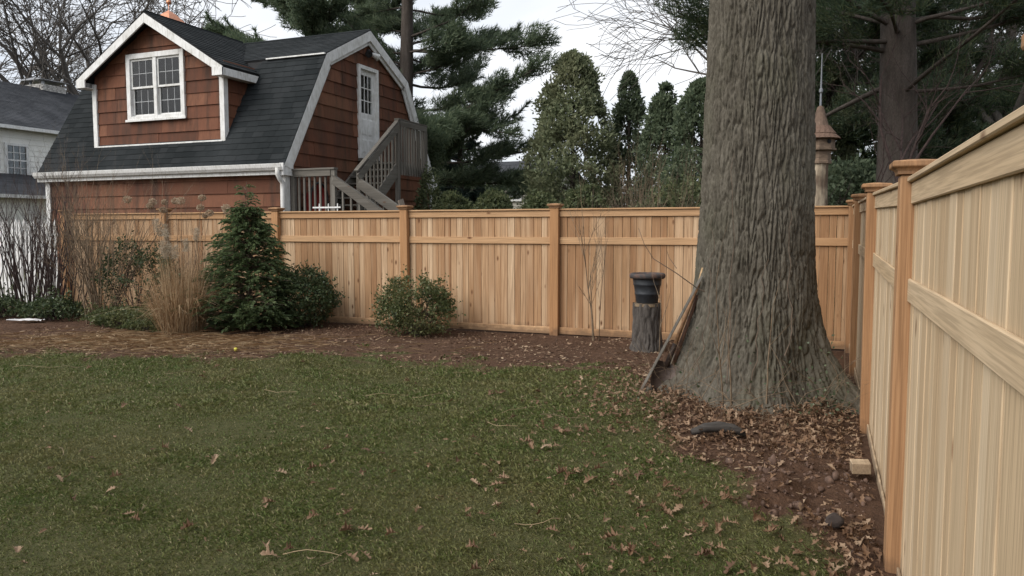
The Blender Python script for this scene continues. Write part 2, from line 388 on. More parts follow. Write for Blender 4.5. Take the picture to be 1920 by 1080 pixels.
def build_fence(root, posts, dzs, vm, hm, pm, cm, widths, axis_dir):
    """posts: positions along the run, dzs: how far each stands above or below the level of the back fence;
    axis_dir 'x' (back fence, front looks to -y) or 'y' (side fence, front looks to -x)"""
    BZ0, BZ1 = .03, 1.79; side = axis_dir == 'y'
    bmeshes = {w: chamfer_box('board', w - .003, .017, BZ1 - BZ0, .0025, vm) for w in widths}
    rz = 0 if axis_dir == 'x' else R(-90)
    def place(u, off, z):            # u along the run, off in front of the boards
        return (u, FY - off, z) if axis_dir == 'x' else (FX + .012 - off, u, z)
    post_me = chamfer_box('post', .13, .13, 2.26, .006, pm, -.4); cap_me = cap_mesh(cm)
    for u, dz in zip(posts, dzs):
        p = link('post', post_me, parent=root, loc=place(u, .03 if not side else .006, dz + rnd.uniform(-.006, .006)), rot=(rnd.uniform(-.004, .004), rnd.uniform(-.004, .004), rz))
        link('post_cap', cap_me, parent=p, loc=(0, 0, 1.862))
    for a, b, da, db in zip(posts[:-1], posts[1:], dzs[:-1], dzs[1:]):
        lo, hi = a + .065, b - .065; Lp = hi - lo; mid = (lo + hi) / 2
        def rail(name, z0, z1, front, depth, dz=0, over=0):
            mb = MB(); l2 = Lp / 2 + over; d2 = depth / 2; e0, e1 = da, db
            q = [(-l2, -d2, z0 + e0), (l2, -d2, z0 + e1), (l2, d2, z0 + e1), (-l2, d2, z0 + e0), (-l2, -d2, z1 + e0), (l2, -d2, z1 + e1), (l2, d2, z1 + e1), (-l2, d2, z1 + e0)]
            if side: q = [(y_, x_, z_) for x_, y_, z_ in q]
            f = [(0, 3, 2, 1), (4, 5, 6, 7), (0, 1, 5, 4), (1, 2, 6, 5), (2, 3, 7, 6), (3, 0, 4, 7)]
            mb.add(q, [t_[::-1] for t_ in f] if side else f)
            mb.build(name, hm, root, .004, loc=place(mid, front - d2, dz))
        rf = .036 if not side else .024; md = 0 if not side else -.03
        rail('top_rail', 1.735, 1.829, rf, .014 if side else .02); rail('mid_rail', 1.338 + md, 1.440 + md, rf, .014 if side else .02, rnd.uniform(-.006, .006)); rail('bottom_rail', -.005, .098, rf, .014 if side else .02, rnd.uniform(-.008, .004))
        rail('cap_board', 1.831, 1.853, .062 if not side else .042, .10 if not side else .08, 0, -.001)
        rail('back_rail', 1.60, 1.69, -.012, .034); rail('back_rail', .25, .34, -.012, .034)
        u = lo + .002
        while u < hi - .02:
            w = rnd.choice(widths)
            if u + w > hi: w = min(widths, key=lambda q: abs(q - (hi - u)))
            dz = da + (db - da) * (u - lo) / Lp
            o = link('board', bmeshes[w], parent=root, loc=place(u + w / 2, rnd.uniform(-.0025, .0025), BZ0 + dz + rnd.uniform(-.012, .004)), rot=(0, 0, rz + rnd.uniform(-.012, .012)))
            if u + w > hi + .012: o.scale.x = max(.3, (hi - u) / w); o.location = place(u + (hi - u) / 2, 0, BZ0 + dz)
            u += w + rnd.uniform(.0, .003)
fb = empty('wooden_fence', (0, 0, 0)); tag(fb, 'orange-tan cedar privacy fence with capped posts, crossing behind the stump and flower bed', 'fence')
build_fence(fb, [-13.8, -11.23, -8.70, -6.17, -3.65, -1.13, FX + .065], [0] * 7, M['cedar_v'], M['cedar_h'], M['cedar_p'], M['cedar_p'], (.088, .1, .112, .125), 'x')
fs = empty('wooden_fence', (0, 0, 0)); tag(fs, 'pale cedar privacy fence with orange posts passing close beside the oak trunk', 'fence')
build_fence(fs, [-1.25, 1.3, 3.87, 6.42, 8.95, FY - .105], [-.07, -.07, -.075, -.03, -.01, 0], M['pale_v'], M['pale_h'], M['orange_p'], M['cedar_p'], (.1, .115, .13, .14), 'y')

# white picket fence that carries on past the end of the cedar fence
pf = empty('picket_fence', (-14.0, FY, 0)); tag(pf, 'white picket fence behind the bare dark-stemmed bushes beside the cedar fence', 'fence')
mb = MB(); w = .075; mb.add([(-w/2, -.01, .06), (w/2, -.01, .06), (w/2, -.01, 1.68), (0, -.01, 1.76), (-w/2, -.01, 1.68), (-w/2, .01, .06), (w/2, .01, .06), (w/2, .01, 1.68), (0, .01, 1.76), (-w/2, .01, 1.68)],
      [(0, 1, 2, 3, 4), (9, 8, 7, 6, 5), (0, 5, 6, 1), (1, 6, 7, 2), (2, 7, 8, 3), (3, 8, 9, 4), (4, 9, 5, 0)])
pk = bpy.data.meshes.new('picket'); pk.from_pydata(mb.v, [], mb.f); pk.materials.append(M['white'])
for i in range(34): link('picket', pk, parent=pf, loc=(-.1 - i * .125, -.03, rnd.uniform(-.01, .01)), rot=(0, rnd.uniform(-.01, .01), 0))
for z in (.4, 1.4):
    mb = MB(); mb.box(-4.3, -.02, -.019, .02, z, z + .08); mb.build('rail', M['white'], pf)
for x in (-2.2, -4.3):
    mb = MB(); mb.box(x - .05, x + .05, .021, .12, -.3, 1.72); mb.build('post', M['white'], pf, .004)

# ------------------------------------------------------------------ red garage with gambrel roof and dormer
GXW, GYF, GYB, GXL = -9.87, 12.5, 18.48, -16.5      # gable wall, front wall, back wall, far side
ga = empty('garage', (GXW, GYF, 0)); tag(ga, 'red-brown shingled garage with dark gambrel roof, white trim and dormer window', 'garage')
def G(mb, name, mat, parent=None, bevel=0, sm=False, kind=None):
    o = mb.build(name, mat, parent or ga, bevel, sm)
    p = o.parent; off = Vector((0, 0, 0))
    while p is not None: off += p.location; p = p.parent
    o.location = -off                               # geometry is written in world coordinates
    if kind: o['kind'] = kind
    return o
def clip_convex(poly, reg):
    out = poly
    for i in range(len(reg)):
        a, b = reg[i], reg[(i + 1) % len(reg)]; nxt = []
        def side(p): return (b[0] - a[0]) * (p[1] - a[1]) - (b[1] - a[1]) * (p[0] - a[0])
        for j in range(len(out)):
            p, q = out[j], out[(j + 1) % len(out)]; sp, sq = side(p), side(q)
            if sp >= 0: nxt.append(p)
            if sp * sq < 0: t = sp / (sp - sq); nxt.append((p[0] + (q[0] - p[0]) * t, p[1] + (q[1] - p[1]) * t))
        out = nxt
        if len(out) < 3: return []
    return out
def minus(rect, op):
    u0, v0, u1, v1 = rect; a, b, c, d = op
    if a >= u1 or c <= u0 or b >= v1 or d <= v0: return [rect]
    r = []
    if a > u0: r.append((u0, v0, a, v1))
    if c < u1: r.append((c, v0, u1, v1))
    m0, m1 = max(a, u0), min(c, u1)
    if b > v0: r.append((m0, v0, m1, b))
    if d < v1: r.append((m0, d, m1, v1))
    return r
def shingle_wall(parent, region, openings, vstart, to3d, nrm, mat, ch=.272, name='shingle', wmin=.9, wmax=1.7):
    us = [p[0] for p in region]; vs_ = [p[1] for p in region]; v = vstart; rr = random.Random(int(abs(vstart) * 100) + len(region))
    while v < max(vs_):
        u = min(us) - rr.uniform(0, .8)
        while u < max(us):
            w = rr.uniform(wmin, wmax); rects = [(u, v, u + w - .006, v + ch)]
            for op in openings: rects = [q for r_ in rects for q in minus(r_, op)]
            for r_ in rects:
                if r_[2] - r_[0] < .02 or r_[3] - r_[1] < .02: continue
                poly = clip_convex([(r_[0], r_[1]), (r_[2], r_[1]), (r_[2], r_[3]), (r_[0], r_[3])], region)
                if len(poly) < 3: continue
                jit = rr.uniform(-.003, .003)
                top = [Vector(to3d(a, b)) + Vector(nrm) * (.030 + jit - .022 * (b - v) / ch) for a, b in poly]
                bot = [Vector(to3d(a, b)) for a, b in poly]; k = len(poly)
                n = (top[1] - top[0]).cross(top[2] - top[0])
                if n.dot(Vector(nrm)) < 0: top.reverse(); bot.reverse()
                mb = MB(); mb.add(top + bot, [tuple(range(k)), tuple(range(2 * k - 1, k - 1, -1))] + [((i + 1) % k, i, k + i, k + (i + 1) % k) for i in range(k)])
                G(mb, name, mat, parent)
            u += w
        v += ch
DOOR = (15.08, 3.14, 15.92, 5.28); DWIN = (-14.16, 3.90, -12.53, 5.33)
gable_reg = [(GYF, .1), (GYB, .1), (GYB, 2.86), (17.19, 5.16), (15.49, 6.02), (13.79, 5.16), (GYF, 2.86)]
def wall(poly3, n, name='wall'):
    mb = MB(); mb.prism(poly3, .12, n); return G(mb, name, M['siding'])
# gable wall with a door opening: built of pieces round the opening
gw = MB()
for reg in ([(GYF, 0), (DOOR[0], 0), (DOOR[0], 5.82), (13.79, 5.16), (GYF, 2.86)], [(DOOR[2], 0), (GYB, 0), (GYB, 2.86), (17.19, 5.16), (DOOR[2], 5.80)],
            [(DOOR[0], 0), (DOOR[2], 0), (DOOR[2], DOOR[1]), (DOOR[0], DOOR[1])], [(DOOR[0], DOOR[3]), (DOOR[2], DOOR[3]), (DOOR[2], 5.80), (15.49, 6.02), (DOOR[0], 5.82)]):
    gw.prism([(GXW, a, b) for a, b in reg], .12, (1, 0, 0))
w_gable = G(gw, 'wall', M['siding'])
shingle_wall(w_gable, gable_reg, [DOOR], .1, lambda a, b: (GXW, a, b), (1, 0, 0), M['siding'])
mb = MB(); mb.prism([(GXL, GYF, 0), (GXW - .001, GYF, 0), (GXW - .001, GYF, 2.8), (GXL, GYF, 2.8)], .12, (0, -1, 0)); w_front = G(mb, 'wall', M['siding'])
shingle_wall(w_front, [(GXL, .1), (GXW, .1), (GXW, 2.74), (GXL, 2.74)], [], .1, lambda a, b: (a, GYF, b), (0, -1, 0), M['siding'])
mb = MB(); mb.prism([(GXW, GYB, 0), (GXL, GYB, 0), (GXL, GYB, 2.8), (GXW, GYB, 2.8)], .12, (0, 1, 0)); G(mb, 'wall', M['siding'])
mb = MB(); mb.prism([(GXL, b, z) for b, z in reversed(gable_reg)], .12, (-1, 0, 0)); G(mb, 'wall', M['siding'])
# dormer walls
DY, DX0, DX1 = 12.72, -15.17, -11.53; DPX = -13.35
dorm = [(DX0, 3.36), (DX1, 3.36), (DX1, 4.92), (DPX, 6.0), (DX0, 4.92)]
dw = MB()
for reg in ([(DX0, 3.36), (DWIN[0], 3.36), (DWIN[0], 5.52), (DX0, 4.92)], [(DWIN[2], 3.36), (DX1, 3.36), (DX1, 4.92), (DWIN[2], 5.51)],
            [(DWIN[0], 3.36), (DWIN[2], 3.36), (DWIN[2], DWIN[1]), (DWIN[0], DWIN[1])], [(DWIN[0], DWIN[3]), (DWIN[2], DWIN[3]), (DWIN[2], 5.51), (DPX, 6.0), (DWIN[0], 5.52)]):
    dw.prism([(a, DY, b) for a, b in reg], .1, (0, -1, 0))
w_dorm = G(dw, 'dormer_wall', M['siding'])
shingle_wall(w_dorm, dorm, [DWIN], 3.36, lambda a, b: (a, DY, b), (0, -1, 0), M['siding'], .26)
for X, s in ((DX1, 1), (DX0, -1)):
    reg = [(DY, 3.36), (13.72, 5.02), (DY, 5.02)]
    if s < 0: p3 = [(X, a, b) for a, b in reversed(reg)]
    else: p3 = [(X, a, b) for a, b in reg]
    mb = MB(); mb.prism(p3, .08, (s, 0, 0)); ws = G(mb, 'dormer_wall', M['siding'])
    if s > 0: shingle_wall(ws, reg, [], 3.36, lambda a, b: (X, a, b), (1, 0, 0), M['siding'], .26)
# roof: deck slabs and lapped shingle tabs
def tabs(name, o, ux, uy, Lx, Ly, mat, parent, keep=None, seed=1, expo=.142):
    """o: lower left corner, ux along the eave, uy up the slope"""
    rg = np.random.default_rng(seed); o, ux, uy = map(np.array, (o, ux, uy)); n = np.cross(ux, uy); V = []; F = []
    rows = int(Ly / expo) + 1
    for r_ in range(rows):
        v0 = r_ * expo; v1 = min(Ly, v0 + expo * 1.25); u = -rg.uniform(0, .3)
        while u < Lx:
            w_ = rg.uniform(.22, .34); a, b = max(0, u), min(Lx, u + w_ - .006); u += w_
            if b - a < .03: continue
            if keep is not None and not keep(o + ux * (a + b) / 2 + uy * v0): continue
            t0 = .012 + rg.uniform(0, .004); dv = rg.uniform(-.006, .006); k = len(V)
            for (uu, vv, tt) in ((a, v0 + dv, t0), (b, v0 + dv, t0), (b, v1, .003), (a, v1, .003), (a, v0 + dv, 0), (b, v0 + dv, 0)): V.append(o + ux * uu + uy * vv + n * tt)
            F += [(k, k + 1, k + 2, k + 3), (k + 4, k + 5, k + 1, k)]
    o_ = G(_M(V, F), name, mat, parent, kind='stuff'); return o_
def _M(V, F): m = MB(); m.add(V, F); return m
RX0, RX1 = GXL - .14, GXW + .13
def slope(a, b, seed, keep=None, deck=True, nm='roof'):
    (y0, z0), (y1, z1) = a, b; d = Vector((0, y1 - y0, z1 - z0)); Ln = d.length; d.normalize()
    fwd = y1 > y0; ux = (1, 0, 0) if fwd else (-1, 0, 0); x_ = RX0 if fwd else RX1
    n = Vector(ux).cross(d)
    mb = MB(); mb.prism([(RX0, y0, z0), (RX1, y0, z0), (RX1, y1, z1), (RX0, y1, z1)] if fwd else [(RX1, y0, z0), (RX0, y0, z0), (RX0, y1, z1), (RX1, y1, z1)], .06, n)
    par = G(mb, nm, M['deck'])
    tabs('roof_shingles', (x_, y0, z0), ux, tuple(d), RX1 - RX0, Ln, M['roof'], par, keep, seed)
    return par
inside = lambda p: not (DX0 - .02 < p[0] < DX1 + .02 and p[1] > DY - .04)
slope((12.33, 2.80), (13.79, 5.24), 1, inside)
slope((13.74, 5.215), (15.49, 6.10), 2)
slope((18.65, 2.80), (17.19, 5.24), 3); slope((17.24, 5.215), (15.49, 6.10), 4)
mb = MB(); mb.box(-11.25, RX1, 13.70, 13.76, 5.205, 5.232); G(mb, 'drip_edge', M['white'])
mb = MB(); mb.tube([(RX0, 15.49, 6.095), (RX1, 15.49, 6.095)], .035, 6); G(mb, 'ridge_cap', M['roof'])
# dormer roof
sl = (6.12 - 4.86) / 2.05
for s in (1, -1):
    e = Vector((DPX + s * 2.05, 0, 4.86)); r_ = Vector((DPX, 0, 6.12)); d = (r_ - e); Ln = d.length; d.normalize(); Y0, Y1 = 12.44, 15.40
    def yk(p):     # tabs only where the dormer roof stands clear of the main roof
        yy, zz = p[1], p[2]; main = 5.24 + (yy - 13.79) * .506 if yy > 13.79 else 2.80 + (yy - 12.33) * 1.671
        return zz > main - .06
    q = [(e.x, Y0, e.z), (e.x, Y1, e.z), (r_.x, Y1, r_.z), (r_.x, Y0, r_.z)]
    if s < 0: q = [q[1], q[0], q[3], q[2]]
    n = Vector((0, 1, 0)).cross(d) if s > 0 else Vector((0, -1, 0)).cross(d)
    mb = MB(); mb.prism(q, .05, n); par = G(mb, 'dormer_roof', M['deck'])
    tabs('roof_shingles', q[0], (0, 1, 0) if s > 0 else (0, -1, 0), tuple(d), Y1 - Y0, Ln, M['roof'], par, yk, 7 + s)
    # rake board on the dormer front, with a short return at the eave, and the side fascia
    mb = MB(); a3 = Vector((e.x, Y0 + .02, e.z - .12)); b3 = Vector((r_.x, Y0 + .02, r_.z - .12))
    mb.prism([(e.x, Y0 - .012, e.z - .03), (e.x, Y0 - .012, e.z - .2), (r_.x, Y0 - .012, r_.z - .235), (r_.x, Y0 - .012, r_.z - .035)] if s < 0 else
             [(e.x, Y0 - .012, e.z - .2), (e.x, Y0 - .012, e.z - .03), (r_.x, Y0 - .012, r_.z - .035), (r_.x, Y0 - .012, r_.z - .235)], .035, (0, -1, 0)); G(mb, 'rake_board', M['white'], bevel=.004)
    mb = MB(); mb.prism([(e.x - s * .26, Y0 - .016, e.z - .2), (e.x - s * .26, Y0 - .016, e.z - .02)][::1] + [(e.x + s * .0, Y0 - .016, e.z - .05), (e.x, Y0 - .016, e.z - .2)], .03, (0, -1, 0)); G(mb, 'rake_return', M['white'])
    mb = MB(); mb.box(min(e.x, e.x - s * .03), max(e.x, e.x - s * .03), Y0, 13.75, e.z - .2, e.z - .045); G(mb, 'fascia_board', M['white'], bevel=.003)
    mb = MB(); mb.box(min(e.x - s * .03, e.x - s * .24), max(e.x - s * .03, e.x - s * .24), Y0 + .03, 13.7, e.z - .198, e.z - .18); G(mb, 'soffit', M['white'])
    xx = DX1 if s > 0 else DX0
    mb = MB(); mb.box(min(xx - s * .075, xx + s * .045), max(xx - s * .075, xx + s * .045), DY - .055, DY + .07, 3.33, 4.76); G(mb, 'corner_board', M['white'], bevel=.004)
mb = MB(); mb.box(DX0 + .03, DX1 - .03, DY - .058, DY - .012, 3.33, 3.40); G(mb, 'base_trim', M['white'], bevel=.004)
mb = MB(); mb.tube([(DPX, 12.44, 6.12), (DPX, 15.4, 6.12)], .035, 6); G(mb, 'ridge_cap', M['roof'])
# gambrel rake boards on the gable
pts = [(12.33, 2.80), (13.79, 5.24), (15.49, 6.10), (17.19, 5.24), (18.65, 2.80)]
inn = [(12.53, 2.74), (13.93, 5.07), (15.49, 5.86), (17.05, 5.07), (18.45, 2.74)]
for i in range(4):
    mb = MB(); X = GXW + .135
    mb.prism([(X, pts[i][0], pts[i][1] - .012), (X, inn[i][0], inn[i][1]), (X, inn[i + 1][0], inn[i + 1][1]), (X, pts[i + 1][0], pts[i + 1][1] - .012)], .05, (1, 0, 0)); G(mb, 'rake_board', M['white'], bevel=.004)
    mb = MB(); X = GXW + .084
    mb.prism([(X, inn[i][0] - (.03 if i < 2 else -.03), inn[i][1] + .04), (X, inn[i][0] + (.07 if i < 2 else -.07), inn[i][1] - .04), (X, inn[i + 1][0] + (.05 if i < 1 else -.05 if i > 2 else 0), inn[i + 1][1] - .09), (X, inn[i + 1][0], inn[i + 1][1] + .02)], .03, (1, 0, 0)); G(mb, 'rake_trim', M['white'])
for yc in (12.46, 18.50):                         # boxed eave ends on the gable
    mb = MB(); mb.box(GXW + .02, GXW + .125, yc - .16, yc + .16, 2.60, 2.84); G(mb, 'eave_box', M['white'], bevel=.006)
mb = MB(); mb.box(GXW - .08, GXW + .05, GYF - .05, GYF + .1, 0, 2.62); G(mb, 'corner_board', M['white'], bevel=.004)
mb = MB(); mb.box(GXL - .05, GXL + .09, GYF - .05, GYF + .1, 0, 2.62); G(mb, 'corner_board', M['white'], bevel=.004)
# gutter: open trough with a rolled lip
def gutter(y, s):
    mb = MB(); prof = [(0, .12), (0, .0), (-.07 * s, .0), (-.10 * s, .05), (-.115 * s, .12), (-.125 * s, .125), (-.125 * s, .115), (-.107 * s, .05), (-.073 * s, .006), (-.006 * s, .006), (-.006 * s, .12)]
    V = [(RX0, y + a, 2.70 + b) for a, b in prof] + [(RX1, y + a, 2.70 + b) for a, b in prof]; k = len(prof)
    mb.add(V, [(i, (i + 1) % k, k + (i + 1) % k, k + i) for i in range(k)] + [tuple(range(k)), tuple(range(2 * k - 1, k - 1, -1))]); return G(mb, 'gutter', M['white'])
gutter(12.33, 1); gutter(18.65, -1)
mb = MB(); mb.box(RX0, RX1, 12.332, 12.36, 2.62, 2.80); G(mb, 'fascia_board', M['white'])
mb = MB(); mb.box(RX0, RX1 - .02, 12.36, 12.5, 2.62, 2.64); G(mb, 'soffit', M['white'])
for y, s in ((12.26, 1), (18.72, -1)):
    mb = MB(); xx = GXW + .02; mb.tube([(xx, y, 2.74), (xx, y, 2.62), (xx, y + .06 * s, 2.53), (xx, y + .15 * s, 2.46), (xx, y + .16 * s, 2.3), (xx, y + .16 * s, .05)], .045, 10); G(mb, 'downspout', M['white'], sm=True)
# dormer window: two double-hung sashes
win = MB(); a, b, c, d = DWIN; T = .11
for r_ in ((a, b, a + T, d), (c - T, b, c, d), (a + T + .001, d - T, c - T - .001, d), (a + T + .001, b, c - T - .001, b + T * .9)): win.box(r_[0], r_[2], DY - .07, DY + .05, r_[1], r_[3])
wf = G(win, 'window', M['white'], bevel=.005)
mx_ = (a + c) / 2; mb = MB(); mb.box(mx_ - .045, mx_ + .045, DY - .06, DY + .05, b + T * .9, d - T); G(mb, 'mullion', M['white'], wf, .004)
mb = MB(); mb.box(a - .04, c + .04, DY - .095, DY - .071, b - .02, b + .03); G(mb, 'sill', M['white'], wf, .004)
for x0, x1 in ((a + T, mx_ - .045), (mx_ + .045, c - T)):
    z0, z1 = b + T * .9, d - T; zm = (z0 + z1) / 2
    for k, (za, zb, yy) in enumerate(((zm - .02, z1, DY - .015), (z0, zm + .02, DY + .02))):
        mb = MB(); sw = .042
        for q in ((x0, x0 + sw, za, zb), (x1 - sw, x1, za, zb), (x0 + sw, x1 - sw, za, za + sw), (x0 + sw, x1 - sw, zb - sw, zb)): mb.box(q[0], q[1], yy - .016, yy + .016, q[2], q[3])
        sash = G(mb, 'sash', M['white'], wf)
        mb = MB()
        for i in (1, 2): xq = x0 + sw + (x1 - x0 - 2 * sw) * i / 3; mb.box(xq - .006, xq + .006, yy - .01, yy + .01, za + sw, zb - sw)
        zq = (za + zb) / 2; mb.box(x0 + sw, x1 - sw, yy - .0095, yy + .0095, zq - .007, zq + .007)
        G(mb, 'muntin', M['muntin'], wf)
        mb = MB(); mb.box(x0 + sw * .5, x1 - sw * .5, yy - .003, yy + .003, za + sw * .5, zb - sw * .5); G(mb, 'pane', M['glass'], wf)
    mb = MB(); n_ = 14
    V = []; 
    for i in range(n_ * 2 + 1): xq = x0 + .02 + (x1 - x0 - .04) * i / (2 * n_); V += [(xq, DY + .085 + .012 * (i % 2), z0 + .02), (xq, DY + .085 + .012 * (i % 2), z0 + .36)]
    mb.add(V, [(2 * i, 2 * i + 2, 2 * i + 3, 2 * i + 1) for i in range(2 * n_)]); G(mb, 'curtain', M['curtain'], wf)
# door on the gable
a, b, c, d = DOOR; mb = MB(); T = .085
for q in ((a, a + T, b, d), (c - T, c, b, d), (a + T + .001, c - T - .001, d - T, d)): mb.box(GXW - .06, GXW + .07, q[0], q[1], q[2], q[3])
df = G(mb, 'door_frame', M['white'], bevel=.004)
mb = MB(); y0, y1, z0, z1 = a + T, c - T, b + .03, d - T; X = GXW + .005
gy0, gy1, gz0, gz1 = y0 + .10, y1 - .13, 4.22, z1 - .12
for q in ((y0, y1, z0, gz0), (y0, y1, gz1, z1), (y0, gy0, gz0, gz1), (gy1, y1, gz0, gz1)): mb.box(X - .04, X, q[0] + .001, q[1] - .001, q[2], q[3])
door = G(mb, 'door', M['white'])
mb = MB()
for i in (1, 2):
    yq = gy0 + (gy1 - gy0) * i / 3; mb.box(X - .03, X - .005, yq - .011, yq + .011, gz0, gz1); zq = gz0 + (gz1 - gz0) * i / 3; mb.box(X - .0295, X - .0055, gy0, gy1, zq - .011, zq + .011)
G(mb, 'muntin', M['white'], door)
for i in range(3):
    for j in range(3):
        mb = MB(); mb.box(X - .022, X - .016, gy0 + (gy1 - gy0) * i / 3 + .012, gy0 + (gy1 - gy0) * (i + 1) / 3 - .012, gz0 + (gz1 - gz0) * j / 3 + .012, gz0 + (gz1 - gz0) * (j + 1) / 3 - .012); G(mb, 'pane', M['glass'], door)
for (ya, yb) in ((y0 + .1, (y0 + y1) / 2 - .03), ((y0 + y1) / 2 + .03, y1 - .1)):
    for (za, zb) in ((z0 + .14, z0 + .46), (z0 + .54, gz0 - .12)):
        mb = MB(); V = [(X, ya, za), (X, yb, za), (X, yb, zb), (X, ya, zb)]; W = [(X - .001 + .012, ya + .035, za + .035), (X + .011, yb - .035, za + .035), (X + .011, yb - .035, zb - .035), (X + .011, ya + .035, zb - .035)]
        mb.add(V + W, [(4, 5, 6, 7)] + [(i, (i + 1) % 4, 4 + (i + 1) % 4, 4 + i) for i in range(4)]); G(mb, 'panel', M['white'], door)
for z_, r_ in ((4.08, .035), (4.26, .026)):
    mb = MB(); mb.lathe([(r_ * .5, 0), (r_ * .5, .03), (r_, .04), (r_ * .9, .07), (.004, .078)], 12); o = G(mb, 'door_knob', M['black_metal'], door, sm=True)
    o.location = Vector((X, y1 - .055, z_)) - ga.location; o.rotation_euler = (0, R(90), 0)
mb = MB(); mb.box(GXW - .05, GXW + .12, a - .02, c + .02, b - .04, b + .028); G(mb, 'sill', M['grey_wood_y'], df, .004)
mb = MB(); mb.box(GXW - 1.6, GXW - .5, 14.5, 16.5, 3.0, 5.15); G(mb, 'dark_backing', M['dark'])  # near-black box behind the door glass, painted darkness of the closed garage
# flood light above the door
mb = MB(); mb.lathe([(.075, 0), (.075, .03), (.05, .06), (.004, .07)], 12); o = G(mb, 'flood_light', M['black_metal'], sm=True); o.location = Vector((GXW + .03, 15.54, 5.62)) - ga.location; o.rotation_euler = (0, R(90), 0)
for s in (-1, 1):
    mb = MB(); mb.lathe([(.03, 0), (.045, .04), (.085, .19), (.078, .193), (.004, .16)], 12); q = mb.build('lamp_head', M['white'] if s > 0 else M['black_metal'], o, sm=True); q.location = (.02, s * .06, .05); q.rotation_euler = (R(-s * 50), R(35), 0)
# copper cupola cap and weathervane on the ridge
cx, cy_ = -15.76, 15.49
mb = MB(); mb.prism([(cx - .24, cy_ - .24, 6.0), (cx + .24, cy_ - .24, 6.0), (cx + .24, cy_ - .24, 6.82), (cx - .24, cy_ - .24, 6.82)], .48, (0, -1, 0)); cup = G(mb, 'cupola', M['white'])
mb = MB(); V = [(cx - .33, cy_ - .33, 6.82), (cx + .33, cy_ - .33, 6.82), (cx + .33, cy_ + .33, 6.82), (cx - .33, cy_ + .33, 6.82), (cx - .13, cy_ - .13, 7.06), (cx + .13, cy_ - .13, 7.06), (cx + .13, cy_ + .13, 7.06), (cx - .13, cy_ + .13, 7.06), (cx, cy_, 7.18)]
mb.add(V, [(3, 2, 1, 0), (0, 1, 5, 4), (1, 2, 6, 5), (2, 3, 7, 6), (3, 0, 4, 7), (4, 5, 8), (5, 6, 8), (6, 7, 8), (7, 4, 8)]); G(mb, 'cupola_roof', M['copper'], cup)
mb = MB(); mb.tube([(cx, cy_, 7.10), (cx, cy_, 7.82)], .013, 6); mb.tube([(cx - .17, cy_, 7.54), (cx + .17, cy_, 7.54)], .01, 5); mb.tube([(cx, cy_ - .17, 7.54), (cx, cy_ + .17, 7.54)], .01, 5)
mb.lathe([(.003, 7.30), (.05, 7.33), (.065, 7.37), (.05, 7.41), (.003, 7.44)], 12, (cx, cy_)); mb.box(cx - .24, cx + .24, cy_ - .006, cy_ + .006, 7.72, 7.76); mb.prism([(cx + .2, cy_ - .006, 7.68), (cx + .34, cy_ - .006, 7.74), (cx + .2, cy_ - .006, 7.80)], .012, (0, -1, 0))
mb.prism([(cx - .34, cy_ - .006, 7.66), (cx - .2, cy_ - .006, 7.70), (cx - .2, cy_ - .006, 7.78), (cx - .34, cy_ - .006, 7.82)], .012, (0, -1, 0)); G(mb, 'weathervane', M['copper'], cup)

# ------------------------------------------------------------------ weathered outside stair, in an L round a lower landing
SX, SY0, SY1 = -8.80, 12.62, 13.50
st = empty('outside_staircase', (SX, SY0, 0)); tag(st, 'weathered grey wooden staircase with baluster railings climbing to the garage door', 'staircase')
def S(mb, name, mat='grey_wood', bevel=.004, parent=None):
    o = mb.build(name, M[mat], parent or st, bevel); off = Vector((0, 0, 0)); p = o.parent
    while p is not None: off += p.location; p = p.parent
    o.location = -off; return o
def bal(x, y, z0, z1):
    mb = MB(); mb.box(x - .017, x + .017, y - .017, y + .017, z0, z1); S(mb, 'baluster', bevel=0)
def post(x, y, z0, z1, w=.09):
    mb = MB(); mb.box(x - w / 2, x + w / 2, y - w / 2, y + w / 2, z0, z1); S(mb, 'post')
for i in range(7): mb = MB(); mb.box(GXW + .06, SX, SY0 + .02 + i * .13, SY0 + .02 + i * .13 + .122, 1.71, 1.745); S(mb, 'deck_board', 'grey_wood_x')
mb = MB(); mb.box(GXW + .06, SX, SY0 - .02, SY0 + .018, 1.5, 1.71); S(mb, 'joist', 'grey_wood_x')
post(GXW + .12, SY0, 0, 2.70); post(SX, SY0, 0, 2.70); post(SX, SY1, 0, 2.72)
mb = MB(); mb.box(GXW + .06, SX + .05, SY0 - .07, SY0 + .07, 2.702, 2.74); S(mb, 'handrail', 'grey_wood_x')
mb = MB(); mb.box(GXW + .17, SX - .05, SY0 - .055, SY0 - .021, 2.58, 2.70); S(mb, 'rail', 'grey_wood_x')
for i in range(7): bal(GXW + .25 + i * .125, SY0, 1.55, 2.69)
# lower flight, out and down along +x
n_st = 9; run = .272; rise = 1.745 / (n_st + 1)
for i in range(n_st): mb = MB(); x0 = SX + .01 + i * run; z = 1.745 - (i + 1) * rise; mb.box(x0, x0 + run + .03, SY0 + .03, SY1 - .03, z - .035, z); S(mb, 'tread', 'grey_wood_y')
for y in (SY0, SY1):
    mb = MB(); mb.beam((SX, y, 1.60), (SX + n_st * run + .2, y, .02), .04, .26); S(mb, 'stringer', 'grey_wood_x')
    mb = MB(); mb.beam((SX - .03, y, 2.60), (SX + 2.5, y, 1.0), .1, .036); S(mb, 'handrail', 'grey_wood_x')
    mb = MB(); mb.beam((SX - .0, y - .036, 2.50), (SX + 2.5, y - .036, .90), .034, .14 if y < 13 else .2); S(mb, 'rail', 'grey_wood_x')
    post(SX + 2.5, y, 0, 1.02)
    for i in range(12): x = SX + .2 + i * .185; bal(x, y, 1.62 - (x - SX) * .64, 2.56 - (x - SX) * .64)
